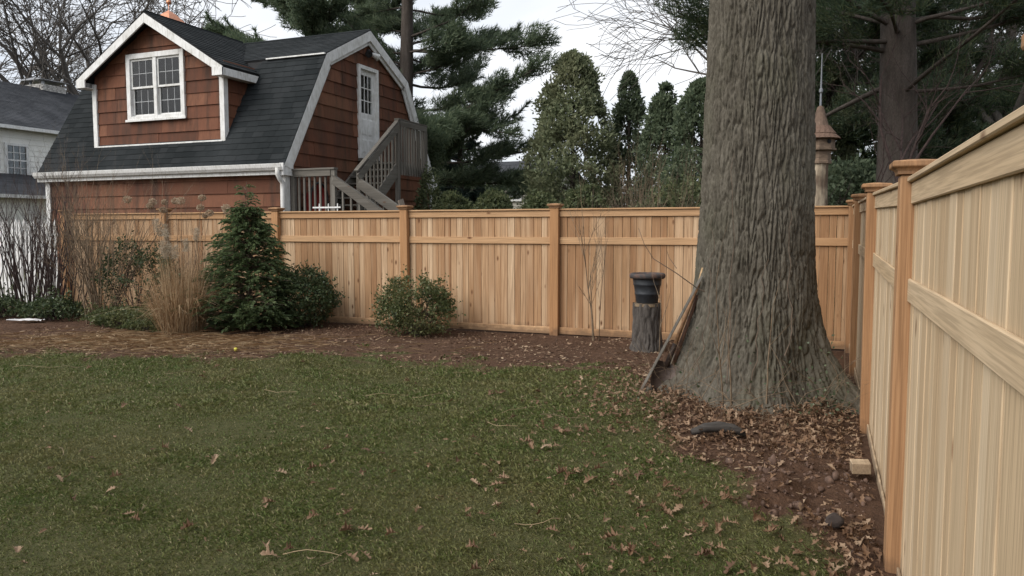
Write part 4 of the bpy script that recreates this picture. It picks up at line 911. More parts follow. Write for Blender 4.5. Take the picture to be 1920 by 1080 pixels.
# clipped yew hedge of separate domes
M['yew'] = leafmat('yew_leaves', [(.06, .078, .04), (.095, .118, .056), (.135, .158, .074), (.185, .195, .098)], .45, .55)
def dome_shrub(name, label, base, rx, ry, h, seed, n, mat, ls=.07, gap=.36, stem='twig_dark', group=None, cat='shrub', low=.04, wild=.25, lw=.5, sprigs=46):
    rng = np.random.default_rng(seed); t = empty(name, tuple(base)); tag(t, label, cat, group)
    P = []; D = []
    while sum(map(len, P)) < n:
        m = n; d = rdir(rng, m); d[:, 2] = np.where(rng.uniform(size=m) < .38, -.75 * np.abs(d[:, 2]), np.abs(d[:, 2])); d = unit(d); sh = rng.uniform(0, 1, m) ** .35
        lump = 1 - wild + 2 * wild * fbm(d[:, 0] * 2.6 + 7, d[:, 1] * 2.6 + 7, d[:, 2] * 2.6, 3, seed) + (rng.uniform(size=m) < .06) * rng.uniform(0, wild * .7, m)
        p = d * (lump * (.35 + .65 * sh))[:, None] * np.array([rx, ry, h * .55]) + np.array([0, 0, h * .46])
        keep = (fbm(p[:, 0] * 5 / rx * .5 + 3, p[:, 1] * 5 / rx * .5, p[:, 2] * 5 / rx * .5, 3, seed + 3) > gap) & (p[:, 2] > low)
        P.append(p[keep]); D.append(d[keep])
    P = np.concatenate(P)[:n]; D = np.concatenate(D)[:n]; sp_p, sp_d = [], []
    for _s in range(sprigs):                             # shoots that stand out of the outline
        d = rdir(rng, 1)[0]; d[2] = abs(d[2]) * .9 - .1; d = unit(d); q = d * .82 * np.array([rx, ry, h * .55]) + np.array([0, 0, h * .46]); k = 15; Ln = rng.uniform(.2, .5) * rx
        dd = unit(d + rng.normal(size=3) * .35 + np.array([0, 0, .35])); sp_p.append(q + np.outer(np.linspace(0, 1, k) * Ln, dd)); sp_d.append(unit(np.tile(dd, (k, 1)) * .5 + rdir(rng, k) * .8))
    if sprigs: P = np.concatenate([P] + sp_p); D = np.concatenate([D] + sp_d); n = len(P)
    V, F = leaf_quads(rng, P, unit(D * .22 + np.array([0, 0, .25]) + rdir(rng, n) * .9), ls * rng.uniform(.6, 1.3, n), ls * lw * rng.uniform(.7, 1.3, n))
    tb_ = []
    for i in range(26):
        d = rdir(rng, 1)[0]; d[2] = abs(d[2]) + .3; e = unit(d) * np.array([rx, ry, h * .6]) * .8 + np.array([0, 0, h * .3]); b = np.array([rng.normal() * rx * .12, rng.normal() * ry * .12, -.03])
        tb_.append((np.array([b, b * .6 + e * .4 + rng.normal(size=3) * .03, e]), np.array([.014, .009, .004]) * max(.6, rx), 5))
    link('stems', tubes_mesh('stems', tb_), M[stem], t); link('foliage', mesh_np('foliage', V, F), M[mat], t); return t
for i, (px, dp, rx, h, lb) in enumerate(((850, 17.5, .6, 2.36, 'low olive yew dome beside the garage downspout, first of the hedge'), (925, 17.0, .6, 2.42, 'yew dome in front of the beige house, second of the hedge from the garage'),
        (1010, 17.4, .62, 2.38, 'yew dome under the broad arborvitae, third of the hedge from the garage'), (1096, 16.6, .62, 2.45, 'dark yew dome nearest the oak, fourth of the hedge from the garage'))):
    dome_shrub('yew_shrub', lb, wpos(px, dp), rx, rx, h, 80 + i, 11000, 'yew', .1, group='clipped hedge behind the fence', wild=.12)
# scrub of bare brown stems between the hedge and the oak
def stem_shrub(name, label, base, n, h, spread, seed, mat, r=.007, lev=2, group=None, kids=(3, 5), jit=.1, cat='shrub', up=.03, foot=.12):
    rng = np.random.default_rng(seed); t = empty(name, tuple(base)); tag(t, label, cat, group); out = []
    for i in range(n):
        a = rng.uniform(0, 6.283); q = rng.uniform(0, foot, 2) * np.array([1, 1]); sp = spread * rng.uniform(.05, 1)
        grow(rng, out, (math.cos(a) * q[0], math.sin(a) * q[0], -.04), (math.cos(a) * sp, math.sin(a) * sp, 1), h * rng.uniform(.55, 1.05), r * rng.uniform(.7, 1.4), 4 - lev, 4, kids=kids, spread=.5, shrink=.42, jit=jit, up=up, nseg=4, sides=(6, 4, 3, 3, 3))
    link('stems', tubes_mesh('stems', [(a, b, c) for a, b, c, l in out]), M[mat], t); return t
for i, (px, dp, h, lb) in enumerate(((1160, 14.5, 2.5, 'brown twiggy scrub behind the fence beside the last yew dome'), (1230, 13.6, 2.6, 'tall brown twiggy scrub behind the fence near the oak'), (1300, 14.2, 2.7, 'reddish twiggy scrub behind the fence, against the oak trunk'), (1200, 17, 2.9, 'bare scrub in front of the narrow arborvitae'))):
    stem_shrub('scrub_bush', lb, wpos(px, dp), 22, h * .88, .5, 90 + i, 'twig_tan' if i % 2 else 'twig', .009, 2, 'bare scrub behind the fence')
dome_shrub('evergreen_bush', 'loose dark evergreen bush behind the fence under the bird house pines', wpos(1600, 15.5), 1.3, 1.0, 2.9, 98, 9000, 'arbor_dark', .12, .42)
dome_shrub('evergreen_bush', 'low evergreen bush behind the fence, in scrub by the oak', wpos(1265, 15.8), 1.0, 1.0, 2.5, 99, 8000, 'yew', .1, .45)
dome_shrub('climbing_vine', 'dark leafy vine climbing under the top stair landing', (-8.55, 16.0, 0), .32, .32, 3.0, 97, 1600, 'yew', .09, .4)

# ------------------------------------------------------------------ the big oak beside the fence
def oak_trunk():
    nth = 520; zs = np.concatenate([np.linspace(-.12, 3.75, 310), np.linspace(3.85, 9.5, 40)]); th = np.arange(nth) * 2 * np.pi / nth
    TH, Z = np.meshgrid(th, zs)
    r0 = np.interp(Z, [-.12, .0, .12, .25, .45, .72, 1.1, 1.7, 2.6, 3.65, 6, 9.5], [1.06, .96, .83, .725, .63, .568, .515, .48, .455, .434, .40, .33])
    fl = smooth(1.0, 0.0, Z)                                    # root lobes
    lob = .5 + .5 * np.cos(TH * 5 + 1.2 + .5 * np.sin(TH * 2)); lob2 = fbm(np.cos(TH) * 1.6 + 5, np.sin(TH) * 1.6 + 5, Z * .4, 3, 31)
    r0 = r0 * (1 + fl * (.20 * (lob - .5) + .30 * (lob2 - .5))) + .02 * (fbm(np.cos(TH) * 1.3 + 3, np.sin(TH) * 1.3 + 3, Z * .8, 3, 33) - .5)
    cx_, cy__ = np.cos(TH) * r0, np.sin(TH) * r0
    uu = TH / (2 * np.pi); wv = fbm(cx_ * 3, cy__ * 3, Z * .9, 3, 35) - .5; wf = fbm(cx_ * 16, cy__ * 16, Z * 5, 2, 34) - .5
    st = fbm(np.cos(TH) * 7 + 20, np.sin(TH) * 7 + 20, 0 * Z, 2, 33) * 5                            # staggers the plates from strip to strip
    e1, id1 = worley((uu * 60 + wv * 2.2 + wf * .55) % 60, Z / .27 + st + wf * .3 + 40, 60, 36)    # long plates
    e2, id2 = worley((uu * 96 + wv * 3.5 + wf * .9) % 96, Z / .13 + st * 3 + wf * .5 + 90, 96, 37)  # the scales they break into
    f3 = fbm(cx_ * 60, cy__ * 60, Z * 30, 3, 38)
    hgt = .030 * smooth(0, .42, e1) ** .8 - .030 + .009 * (id1 - .5) + .010 * (smooth(0, .22, e2) - 1) + .005 * (id2 - .5) + .009 * (f3 - .5)
    rr_ = r0 + hgt + .020
    V = np.stack([np.cos(TH) * rr_, np.sin(TH) * rr_, Z + .008 * (f3 - .5)], -1).reshape(-1, 3)
    k = (np.arange(len(zs) - 1)[:, None] * nth); i = np.arange(nth)[None]; j = (i + 1) % nth
    F = np.stack([k + i, k + j, k + nth + j, k + nth + i], -1).reshape(-1, 4)
    return mesh_np('trunk', V, F, True)
oak = empty('oak_tree', (OAK[0], OAK[1], 0)); tag(oak, 'huge old oak with furrowed grey-brown bark and flared base beside the fence', 'tree')
link('trunk', oak_trunk(), M['oak_bark'], oak)
rng = np.random.default_rng(5); out = []
for i in range(6):
    a = i * 1.05 + .4; z = 7.2 + .4 * i; grow(rng, out, (math.cos(a) * .2, math.sin(a) * .2, z), (math.cos(a), math.sin(a), .75), 4.2, .17, 1, 4, kids=(3, 4), spread=.8, shrink=.62, jit=.15)
out.append((np.array([[0, 0, 9.3], [.1, 0, 12], [.1, .3, 15]]), np.array([.33, .2, .04]), 10, 0))
link('limbs', tubes_mesh('limbs', [(a, b, c) for a, b, c, l in out]), M['oak_bark'], oak)['kind'] = 'stuff'
# stems of a dead climber on the bark and thin suckers at the foot, parts of the oak
out = []
for (a0, z0, a1, z1, off) in ((-1.05, .5, -.95, 1.75, .03), (-1.75, .25, -1.9, 2.2, .025), (-2.1, .3, -2.2, 1.7, .025), (-1.5, .2, -1.35, 1.3, .03)):
    zz = np.linspace(z0, z1, 14); aa = np.linspace(a0, a1, 14) + rng.normal(size=14) * .025; r_ = np.interp(zz, [0, .25, .45, .72, 1.1, 1.7, 2.6], [.96, .78, .70, .635, .565, .52, .495]) + off
    out.append((np.stack([np.cos(aa) * r_, np.sin(aa) * r_, zz], 1), np.linspace(.005, .002, 14), 5))
link('dead_vine', tubes_mesh('dead_vine', out), M['twig'], oak)

# ------------------------------------------------------------------ garden plants
def gz(x, y): return float(ground_z(np.array([x]), np.array([y]))[0])
def gp(x, y): return (x, y, gz(x, y))
M['holly'] = leafmat('holly_leaves', [(.040, .056, .025), (.070, .092, .036), (.11, .132, .052), (.17, .18, .08)], .38, .4, (2.6, .5, (.14, .13, .055)))
M['holly_dark'] = leafmat('dark_holly_leaves', [(.026, .042, .020), (.045, .068, .028), (.070, .095, .040), (.105, .125, .058)], .25, .45)
dome_shrub('holly_bush', 'rounded low holly bush alone in front of the cedar fence', gp(-5.62, 10.12), .62, .5, .86, 101, 6800, 'holly', .048, .43, wild=.46, low=.06, lw=.55)
dome_shrub('holly_bush', 'dark holly bush crowded against the small conifer', gp(-7.75, 10.2), .6, .5, .92, 102, 7000, 'holly_dark', .05, .41, wild=.4, low=.03, lw=.55)
def false_cypress(label, base, h, rad, seed, n=620):
    rng = np.random.default_rng(seed); t = empty('conifer_shrub', tuple(base)); tag(t, label, 'conifer'); tubes = [(np.array([[0, 0, -.05], [.02, 0, h * .5], [.03, .02, h * .92], [.0, .02, h * 1.22]]), np.array([.035, .02, .008, .003]), 7)]
    Vs = []; Fs = []; b = 0
    for i in range(n):                                  # fans of leaflets that droop at the tip
        f = rng.uniform(0, 1) ** 1.25 if i > 26 else rng.uniform(.95, 1.18); z = .06 + f * (h - .05); a = rng.uniform(0, 6.283)
        lump = .38 + 1.25 * float(fbm(math.cos(a) * 1.7 + 4, math.sin(a) * 1.7 + 4, z * 2.2, 2, seed)); R_ = rad * (max(0, 1 - f) ** .8 * (.8 + .35 * min(1, f * 4)) + .05) * lump
        r0 = R_ * rng.uniform(.12, .8); o = np.array([math.cos(a), math.sin(a), 0]); sd = np.array([-o[1], o[0], 0]); L_ = rng.uniform(.16, .32) * (1 - .4 * f)
        k = 17; u = np.linspace(0, 1, k); ax = np.outer(u * L_, o) + np.outer(.10 * L_ * np.sin(u * 3) - .34 * L_ * u ** 2 + .25 * L_ * u, [0, 0, 1]); p0 = o * r0 + np.array([0, 0, z])
        Q = p0 + ax; s = np.where(np.arange(k) % 2, 1, -1)[:, None]; tilt = rng.normal() * .35
        D = unit(o * .75 + s * (sd + np.array([0, 0, tilt])) * (.9 - .7 * u[:, None]) + np.array([0, 0, -.12]) + rng.normal(size=(k, 3)) * .12)
        V, F = leaf_quads(rng, Q, D, L_ * .42 * (1 - .45 * u), .026 + 0 * u, .5); Vs.append(V); Fs.append(F + b); b += len(V)
        if i % 3 == 0: tubes.append((np.array([[0, 0, z - .05], o * r0 * .6 + np.array([0, 0, z]), Q[-1]]), np.array([.008, .005, .002]), 4))
    link('trunk', tubes_mesh('trunk', tubes), M['twig'], t); link('crown', mesh_np('crown', np.concatenate(Vs), np.concatenate(Fs)), M['cypress'], t); return t
M['cypress'] = leafmat('false_cypress_sprays', [(.046, .072, .032), (.074, .108, .044), (.105, .145, .060), (.15, .19, .085)], .45, .55)
false_cypress('feathery dark green conifer with thin leader, beside the straw-coloured grass clump', gp(-8.33, 9.6), 1.88, .92, 105, 1450)
# ornamental grass clump with plumes
def grass_clump(label, base, seed):
    rng = np.random.default_rng(seed); t = empty('ornamental_grass', tuple(base)); tag(t, label, 'grass clump')
    V = []; F = []; b = 0; N_ = 1900
    for i in range(N_):
        a = rng.uniform(0, 6.283); r_ = .30 * rng.uniform() ** .6; h = rng.uniform(.5, 1.3) if rng.uniform() > .2 else rng.uniform(.3, .7); sp = rng.uniform(.0, .34) * (.5 + r_ * 3); bend = rng.uniform(0, .75) * (rng.uniform() < .5)
        u = np.linspace(0, 1, 6); o = np.array([math.cos(a + rng.normal() * .6), math.sin(a + rng.normal() * .6), 0]); P = np.array([math.cos(a) * r_, math.sin(a) * r_, -.02]) + np.outer(u * h * sp + bend * u ** 2.5 * h, o) + np.outer(h * u * (1 - bend * u ** 2 * .9), [0, 0, 1]) + np.cumsum(rng.normal(size=(6, 3)) * .013, 0)
        s = np.array([-o[1], o[0], 0]) + rng.normal(size=3) * .4; s /= np.linalg.norm(s); w_ = rng.uniform(.004, .008) * np.array([1, 1, .9, .75, .5, .12])[:, None]
        V.append(np.stack([P - s * w_ / 1.6, P + s * w_ / 1.6], 1).reshape(-1, 3)); k = np.arange(5)[:, None] * 2; F.append(np.concatenate([k, k + 1, k + 3, k + 2], 1) + b); b += 12
    link('blades', mesh_np('blades', np.concatenate(V), np.concatenate(F)), M['straw'], t)
    for i in range(9):                                   # dry plumes
        a = rng.uniform(0, 6.283); tip = np.array([math.cos(a) * rng.uniform(.05, .42), math.sin(a) * .25, rng.uniform(1.15, 1.62)]); tb_ = (np.array([[math.cos(a) * .06, math.sin(a) * .06, 0], tip * np.array([.6, .6, .7]), tip]), np.array([.004, .003, .002]), 4)
        link('stalk', tubes_mesh('stalk', [tb_]), M['straw_stalk'], t)
        m = 260; pp = tip + np.stack([rng.normal(size=m) * .022, rng.normal(size=m) * .022, rng.uniform(-.09, .10, m)], 1); V_, F_ = needle_tris(rng, pp, unit(rdir(rng, m) * .7 + np.array([0, 0, .5])), .05, .006); link('plume', mesh_np('plume', V_, F_), M['plume'], t)
M['straw'] = leafmat('dry_grass_blades', [(.22, .125, .062), (.30, .19, .10), (.39, .27, .155), (.48, .36, .225)], .2, .7); M['straw_stalk'] = plain('dry_stalk', (.34, .25, .15), .8); M['plume'] = leafmat('dry_plumes', [(.36, .29, .21), (.50, .43, .33)], .35, .8)
grass_clump('clump of tall straw-coloured ornamental grass with pale plumes', gp(-8.95, 8.85), 108)
# bare stemmed shrubs at the far end of the bed
stem_shrub('forsythia_bush', 'vase-shaped leafless bush of many arching tan stems beside the grass clump', gp(-11.25, 9.35), 46, 1.95, .62, 111, 'twig_tan', .010, 3, kids=(3, 5), jit=.07, foot=.22)
for i, (x, y, h, lb) in enumerate(((-12.75, 9.6, 2.1, 'dense leafless bush of dark purplish stems in front of the picket fence'), (-13.7, 9.9, 2.2, 'leafless dark-stemmed bush at the end post of the picket fence'), (-14.2, 9.0, 2.2, 'leafless dark-stemmed bush standing farthest along the picket fence'))):
    stem_shrub('bare_bush', lb, gp(x, y), 40, h, .3, 113 + i, 'twig_dark', .012, 3, kids=(2, 4), jit=.07, foot=.5, up=.05)
stem_shrub('bare_bush', 'arching leafless bush of thin reddish twigs in front of the cedar fence', gp(-10.0, 10.2), 26, 1.7, .95, 117, 'twig', .007, 3, kids=(3, 5), jit=.1, foot=.2, up=-.01)
dome_shrub('evergreen_shrub', 'sparse dark-leaved shrub tangled in the forsythia stems', gp(-10.85, 9.75), .75, .5, 1.35, 118, 2600, 'holly_dark', .055, .5, wild=.4)
dome_shrub('evergreen_shrub', 'low dark evergreen mound at the foot of the dark-stemmed bush', gp(-12.35, 9.3), .6, .4, .36, 119, 1800, 'holly_dark', .06, .38, wild=.3)
dome_shrub('evergreen_shrub', 'low dark evergreen mound beside the picket fence end', gp(-13.6, 9.2), .6, .4, .34, 120, 1500, 'holly_dark', .06, .38, wild=.3)
dome_shrub('ground_cover', 'patch of low green vinca leaves at the foot of the forsythia', gp(-10.4, 9.15), .75, .45, .3, 121, 4200, 'holly', .05, .36, wild=.35, low=.0)
dome_shrub('ground_cover', 'thin patch of green vinca leaves in front of the ornamental grass', gp(-9.55, 8.75), .4, .22, .16, 122, 1300, 'holly', .045, .4, wild=.4, low=.0)
# hydrangea: stalks with round dry flower heads
hy = empty('hydrangea', gp(-10.3, 10.15)); tag(hy, 'leafless hydrangea with dried tan flower heads standing above the fence top', 'hydrangea'); rng = np.random.default_rng(130)
M['dry_flower'] = leafmat('dried_florets', [(.32, .23, .15), (.44, .34, .24), (.56, .46, .35)], .35, .8)
for i in range(15):
    x = -.75 + i * .13 + rng.normal() * .06; z = 2.0 + rng.normal() * .10 - .15 * (i > 9) - (.45 if i in (4, 8) else 0); tip = np.array([x * 1.25, rng.normal() * .12 - .1, z])
    stl = link('stalk', tubes_mesh('stalk', [(np.array([[x * .25, rng.normal() * .05, -.03], tip * np.array([.7, .6, .55]), tip]), np.array([.007, .005, .003]), 5)]), M['twig_tan'], hy)
    m = 240; d = rdir(rng, m); pp = tip + d * rng.uniform(.25, 1, m)[:, None] ** .5 * np.array([.062, .062, .05]) * rng.uniform(.7, 1.15); V_, F_ = leaf_quads(rng, pp, unit(d + rdir(rng, m) * .8), .024, .02, .5); link('flower_head', mesh_np('flower_head', V_, F_), M['dry_flower'], stl)
stem_shrub('sapling', 'thin two-stemmed leafless sapling in front of the fence beside the stump', gp(-2.92, 10.45), 3, 1.75, .12, 133, 'twig_tan', .009, 2, cat='tree', kids=(6, 8), jit=.03, foot=.07)

# ------------------------------------------------------------------ stump, planter, tools and odd pieces
def stump():
    nth, nz_ = 150, 60; th = np.arange(nth) * 2 * np.pi / nth; zs = np.linspace(-.08, .60, nz_); TH, Z = np.meshgrid(th, zs)
    r0 = np.interp(Z, [-.08, 0, .1, .3, .60], [.26, .228, .205, .190, .182]) * (1 + .10 * (fbm(np.cos(TH) * 1.5 + 3, np.sin(TH) * 1.5 + 3, Z, 2, 52) - .5)); x, y = np.cos(TH) * r0, np.sin(TH) * r0
    f = 1 - np.abs(2 * fbm(x * 17, y * 17, Z * 3.2, 2, 53) - 1) * 2.2; g = fbm(x * 50, y * 50, Z * 20, 2, 54); r_ = r0 - .024 * np.clip(f, 0, 1) ** 1.4 + .01 * (g - .5)
    V = np.stack([np.cos(TH) * r_, np.sin(TH) * r_, Z], -1).reshape(-1, 3); k = np.arange(nz_ - 1)[:, None] * nth; i = np.arange(nth)[None]; j = (i + 1) % nth
    return mesh_np('bark', V, np.stack([k + i, k + j, k + nth + j, k + nth + i], -1).reshape(-1, 4), True)
sp_ = empty('tree_stump', gp(-2.07, 9.8)); tag(sp_, 'upright log stump with rough grey bark carrying the black planter', 'stump'); link('bark', stump(), M['stump_bark'], sp_)
mb = MB(); mb.lathe([(.172, .56), (.172, .594), (.13, .60), (.003, .602)], 40); mb.build('cut_top', plain('cut_wood', (.22, .16, .10), .9, .3, 14), sp_)
pot = empty('planter', (-2.07, 9.8, gz(-2.07, 9.8) + .602)); pot.scale = (.87, .87, .96); tag(pot, 'black ribbed planter with faded terracotta rim standing on the stump', 'planter')
mb = MB(); mb.lathe([(.155, 0), (.160, .005), (.176, .11), (.182, .115), (.182, .135), (.179, .14), (.198, .235), (.205, .24), (.206, .262), (.203, .268), (.218, .335)], 48, caps=False); mb.add([(0, 0, .001)], []); b0 = mb.build('body', plain('black_resin', (.028, .031, .036), .55, .25, 12), pot, sm=True)
mb = MB(); mb.lathe([(.216, .325), (.245, .328), (.262, .345), (.266, .37), (.258, .392), (.238, .40), (.215, .395), (.202, .375), (.198, .30)], 48, caps=False); mb.build('rim', (lambda t: t.finish(t.mix(t.ramp(t.noise(t.coord((1, 1, 1)), 9, 5, .65), (.46, 0.0), (.68, .8)), (.05, .046, .046), (.15, .08, .055)), .75))(NT('faded_rim')), pot, sm=True)
mb = MB(); mb.lathe([(.2, .345), (.1, .36), (.003, .355)], 24, caps=False); mb.build('potting_soil', plain('potting_soil', (.055, .035, .025), .95, .3, 30, bump=.6, bdist=.02), pot)
# tools leaning on the oak
def tool(name, label, cat, foot, head): 
    o = empty(name, tuple(foot)); tag(o, label, cat, 'tools leaning on the oak'); return o, np.array(head) - np.array(foot)
f0 = np.array(gp(-1.52, 6.82)); h0 = np.array([-.99, 7.02, 1.13])
o, v = tool('wooden_stake', 'long weathered grey stake leaning against the oak', 'stake', f0, h0); mb = MB(); mb.beam((0, 0, -.03), tuple(v), .024, .018, (0, 1, 0)); mb.build('shaft', M['grey_wood'], o, .003)
f1 = np.array(gp(-1.36, 6.92)); h1_ = np.array([-1.02, 7.09, 1.08])
o, v = tool('shovel', 'rusty round-nosed shovel standing on its blade against the oak', 'shovel', f1, h1_); u = unit(v); L_ = np.linalg.norm(v)
mb = MB(); mb.tube([u * .38, u * (L_ * .6), u * L_], [.019, .017, .016], 10); mb.build('handle', plain('old_handle', (.20, .105, .05), .7, .3, 20), o, sm=True)
mb = MB(); mb.tube([u * .24, u * .40, u * .46], [.026, .022, .020], 10); mb.build('socket', plain('rusty_steel', (.05, .034, .027), .6, .35, 14, .4), o, sm=True)
sd = unit(np.cross(u, np.array([.35, -1.0, 0]))); nn = np.cross(sd, u); V = []; F = []; nu, nv = 9, 9
for i in range(nv):
    t = i / (nv - 1); w_ = .105 * (1 - max(0, .45 - t) ** 2 * 3.4) * (1 if t < .93 else .85)
    for j in range(nu): s = j / (nu - 1) * 2 - 1; V.append(u * (-.02 + t * .29) + sd * s * w_ + nn * (.035 * s * s - .012 + .03 * (1 - t)))
F = [(i * nu + j, i * nu + j + 1, (i + 1) * nu + j + 1, (i + 1) * nu + j) for i in range(nv - 1) for j in range(nu - 1)]
k = len(V); V += [p - nn * .004 for p in V]; F += [tuple(x + k for x in reversed(f)) for f in F]; mb = MB(); mb.add(V, F); mb.build('blade', plain('shovel_steel', (.075, .055, .046), .5, .35, 10, .5), o, sm=True)
f2 = np.array(gp(-1.27, 7.12)); h2_ = np.array([-.995, 7.13, 1.2])
o, v = tool('rake', 'rake with pale wooden handle leaning against the oak', 'rake', f2, h2_); u = unit(v); mb = MB(); mb.tube([u * .1, v * .5, v], [.017, .016, .015], 10); mb.build('handle', plain('ash_handle', (.38, .25, .13), .6, .2, 20), o, sm=True)
mb = MB(); mb.beam((-.16, .03, .09), (.16, -.03, .09), .02, .03); mb.build('head', M['black_metal'], o)
for i in range(9): mb = MB(); x = -.15 + i * .0375; mb.tube([(x, -x * .19, .09), (x, -x * .19 - .02, .0)], [.005, .003], 5); mb.build('tine', M['black_metal'], o)
f3 = np.array(gp(-1.31, 7.0)); h3_ = np.array([-1.035, 7.1, .95])
o, v = tool('digging_bar', 'dark brown tool handle leaning between shovel and oak', 'tool', f3, h3_); mb = MB(); mb.tube([(0, 0, -.02), v * .5, v], [.022, .019, .016], 10); mb.build('shaft', plain('dark_handle', (.10, .05, .03), .7, .3, 16), o, sm=True)
# log, lumber offcut, dark stone, white paper, yellow ball
lg = MB(); P = np.array([[-.2, 0, .03], [-.1, .02, .06], [.0, .03, .07], [.1, .02, .06], [.19, -.01, .03]]); lg.tube(P, [.022, .036, .04, .036, .02], 12); o = lg.build('log', plain('rotten_wood', (.045, .04, .036), .9, .35, 25, stretch=(.3, 2, 2)), None, sm=True); o.location = gp(-.66, 5.72); o.rotation_euler.z = .25; tag(o, 'short dark grey rotten log among the leaves by the oak', 'log')
mb = MB(); mb.box(-.05, .06, -.045, .045, 0, .07); o = mb.build('lumber_offcut', M['pale_h'], None, .004); o.location = (.26, 5.17, gz(.2, 5.17) + .03); o.rotation_euler = (.05, -.06, .12); tag(o, 'pale lumber offcut lying against the side fence post', 'lumber')
mb = MB(); V = []; rg2 = np.random.default_rng(9); bm = bmesh.new(); bmesh.ops.create_icosphere(bm, subdivisions=3, radius=1)
for v_ in bm.verts:
    p = np.array(v_.co); n_ = .75 + .5 * float(fbm(p[0] * 1.4 + 5, p[1] * 1.4 + 5, p[2] * 1.4 + 5, 3, 77)); v_.co = Vector(p * n_ * np.array([.045, .032, .04]))
me = bpy.data.meshes.new('stone'); bm.to_mesh(me); bm.free(); o = link('stone', me, plain('dark_stone', (.04, .03, .026), .9, .3, 20)); o.location = gp(.10, 4.16); o.location.z += .045; tag(o, 'dark muddy stone in the bare soil beside the side fence', 'stone')
mb = MB(); V = []; n_ = 9
for i in range(n_):
    for j in range(n_): x, y = i / (n_ - 1) - .5, j / (n_ - 1) - .5; V.append((x * .55, y * .22, .025 + .05 * float(fbm(x * 5, y * 5, 0, 2, 61)) - .02))
mb.add(V, [(i * n_ + j, (i + 1) * n_ + j, (i + 1) * n_ + j + 1, i * n_ + j + 1) for i in range(n_ - 1) for j in range(n_ - 1)]); o = mb.build('paper_sheet', plain('wet_paper', (.62, .60, .60), .8, .1), None); o.location = gp(-12.3, 8.78); o.location.z += .03; o.rotation_euler.z = .3; tag(o, 'crumpled white sheet lying at the edge of the bed', 'paper')
mb = MB(); mb.lathe([(.003, 0), (.018, .006), (.026, .022), (.026, .030), (.018, .046), (.003, .052)], 14, caps=False); o = mb.build('ball', plain('yellow_ball', (.55, .50, .06), .5), None, sm=True); o.location = gp(-6.95, 7.75); tag(o, 'small yellow ball on the soil bed', 'ball')

# bird house on a dead trunk behind the fence
bx, by = wpos(1530, 12.5)[:2]
bh = empty('bird_house', (bx, by, 0)); tag(bh, 'wooden bird house with red tiled pointed roof on a dead pale trunk', 'bird house')
th = np.linspace(0, 2 * np.pi, 48, endpoint=False); zs = np.linspace(-.1, 2.62, 60); TH, Z = np.meshgrid(th, zs); r_ = .14 + .02 * fbm(np.cos(TH) * 2 + 3, np.sin(TH) * 2 + 3, Z * 2, 3, 65) - .02 * np.clip(1 - np.abs(2 * fbm(np.cos(TH) * 4, np.sin(TH) * 4, Z * .8, 2, 66) - 1) * 3, 0, 1)
V = np.stack([np.cos(TH) * r_, np.sin(TH) * r_, Z], -1).reshape(-1, 3); k = np.arange(59)[:, None] * 48; i = np.arange(48)[None]; j = (i + 1) % 48
dead = NT('dead_trunk_wood'); dc = dead.mix(dead.ramp(dead.noise(dead.coord((4, 4, 1.5), False), 1.2, 5), (.42, 0.0), (.58, 1.0)), (.12, .085, .06), (.40, .33, .24))
link('post', mesh_np('post', V, np.stack([k + i, k + j, k + 48 + j, k + 48 + i], -1).reshape(-1, 4), True), dead.finish(dc, .9), bh)
wd = plain('old_red_wood', (.19, .135, .095), .85, .3, 9, stretch=(1, 1, 4))
mb = MB(); mb.lathe([(.19, 2.60), (.19, 2.64), (.18, 2.645), (.18, 2.80), (.26, 2.81), (.26, 2.84), (.235, 2.845), (.225, 3.02)], 8); bd = mb.build('body', wd, bh)
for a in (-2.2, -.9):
    mb = MB(); mb.lathe([(.035, 0), (.035, .012), (.003, .013)], 14); q = mb.build('dark_hole_disc', M['dark'], bd); q.location = (math.cos(a) * .224, math.sin(a) * .224, 2.94); q.rotation_euler = (0, R(90), a)  # near-black disc on the wall, shade of a hole put into its colour
mb = MB(); mb.lathe([(.24, 2.985), (.27, 2.995), (.14, 3.17), (.135, 3.19), (.10, 3.32), (.062, 3.46), (.05, 3.5), (.012, 3.53)], 16); rf = mb.build('roof', plain('rusty_copper_sheet', (.15, .10, .072), .8, .35, 7), bh)
tile = plain('terracotta_tile', (.16, .10, .072), .85, .3, 12)
tm = MB(); tm.add([(-.5, 0, 0), (.5, 0, 0), (.42, 0, 1), (-.42, 0, 1), (-.5, .12, -.02), (-.2, .2, -.05), (.2, .2, -.05), (.5, .12, -.02), (-.42, .06, 1), (.42, .06, 1)], [(4, 5, 6, 7, 9, 8), (0, 4, 8, 3), (1, 2, 9, 7), (0, 1, 7, 6, 5, 4)])
tme = bpy.data.meshes.new('tile'); tme.from_pydata(tm.v, [], tm.f); tme.materials.append(tile)
for (ra, za, rb, zb, nt) in ((.305, 2.985, .215, 3.085, 22), (.228, 3.07, .15, 3.19, 16)):
    L_ = math.hypot(ra - rb, zb - za); tilt = math.atan2(ra - rb, zb - za)
    for q in range(nt):
        a = 2 * math.pi * (q + .5 * (nt % 4 == 0)) / nt; tl = link('tile', tme, None, rf); tl.location = (math.cos(a) * ra, math.sin(a) * ra, za); tl.rotation_euler = (tilt, 0, a - math.pi / 2); tl.scale = (2 * math.pi * ra / nt * .98, .10, L_ * 1.05)
mb = MB(); mb.tube([(0, 0, 3.5), (0, 0, 4.35)], [.018, .007], 8); mb.lathe([(.004, 3.7), (.03, 3.74), (.03, 3.78), (.004, 3.82)], 12); mb.build('finial', plain('grey_metal', (.22, .23, .25), .5, metal=.4), bh)

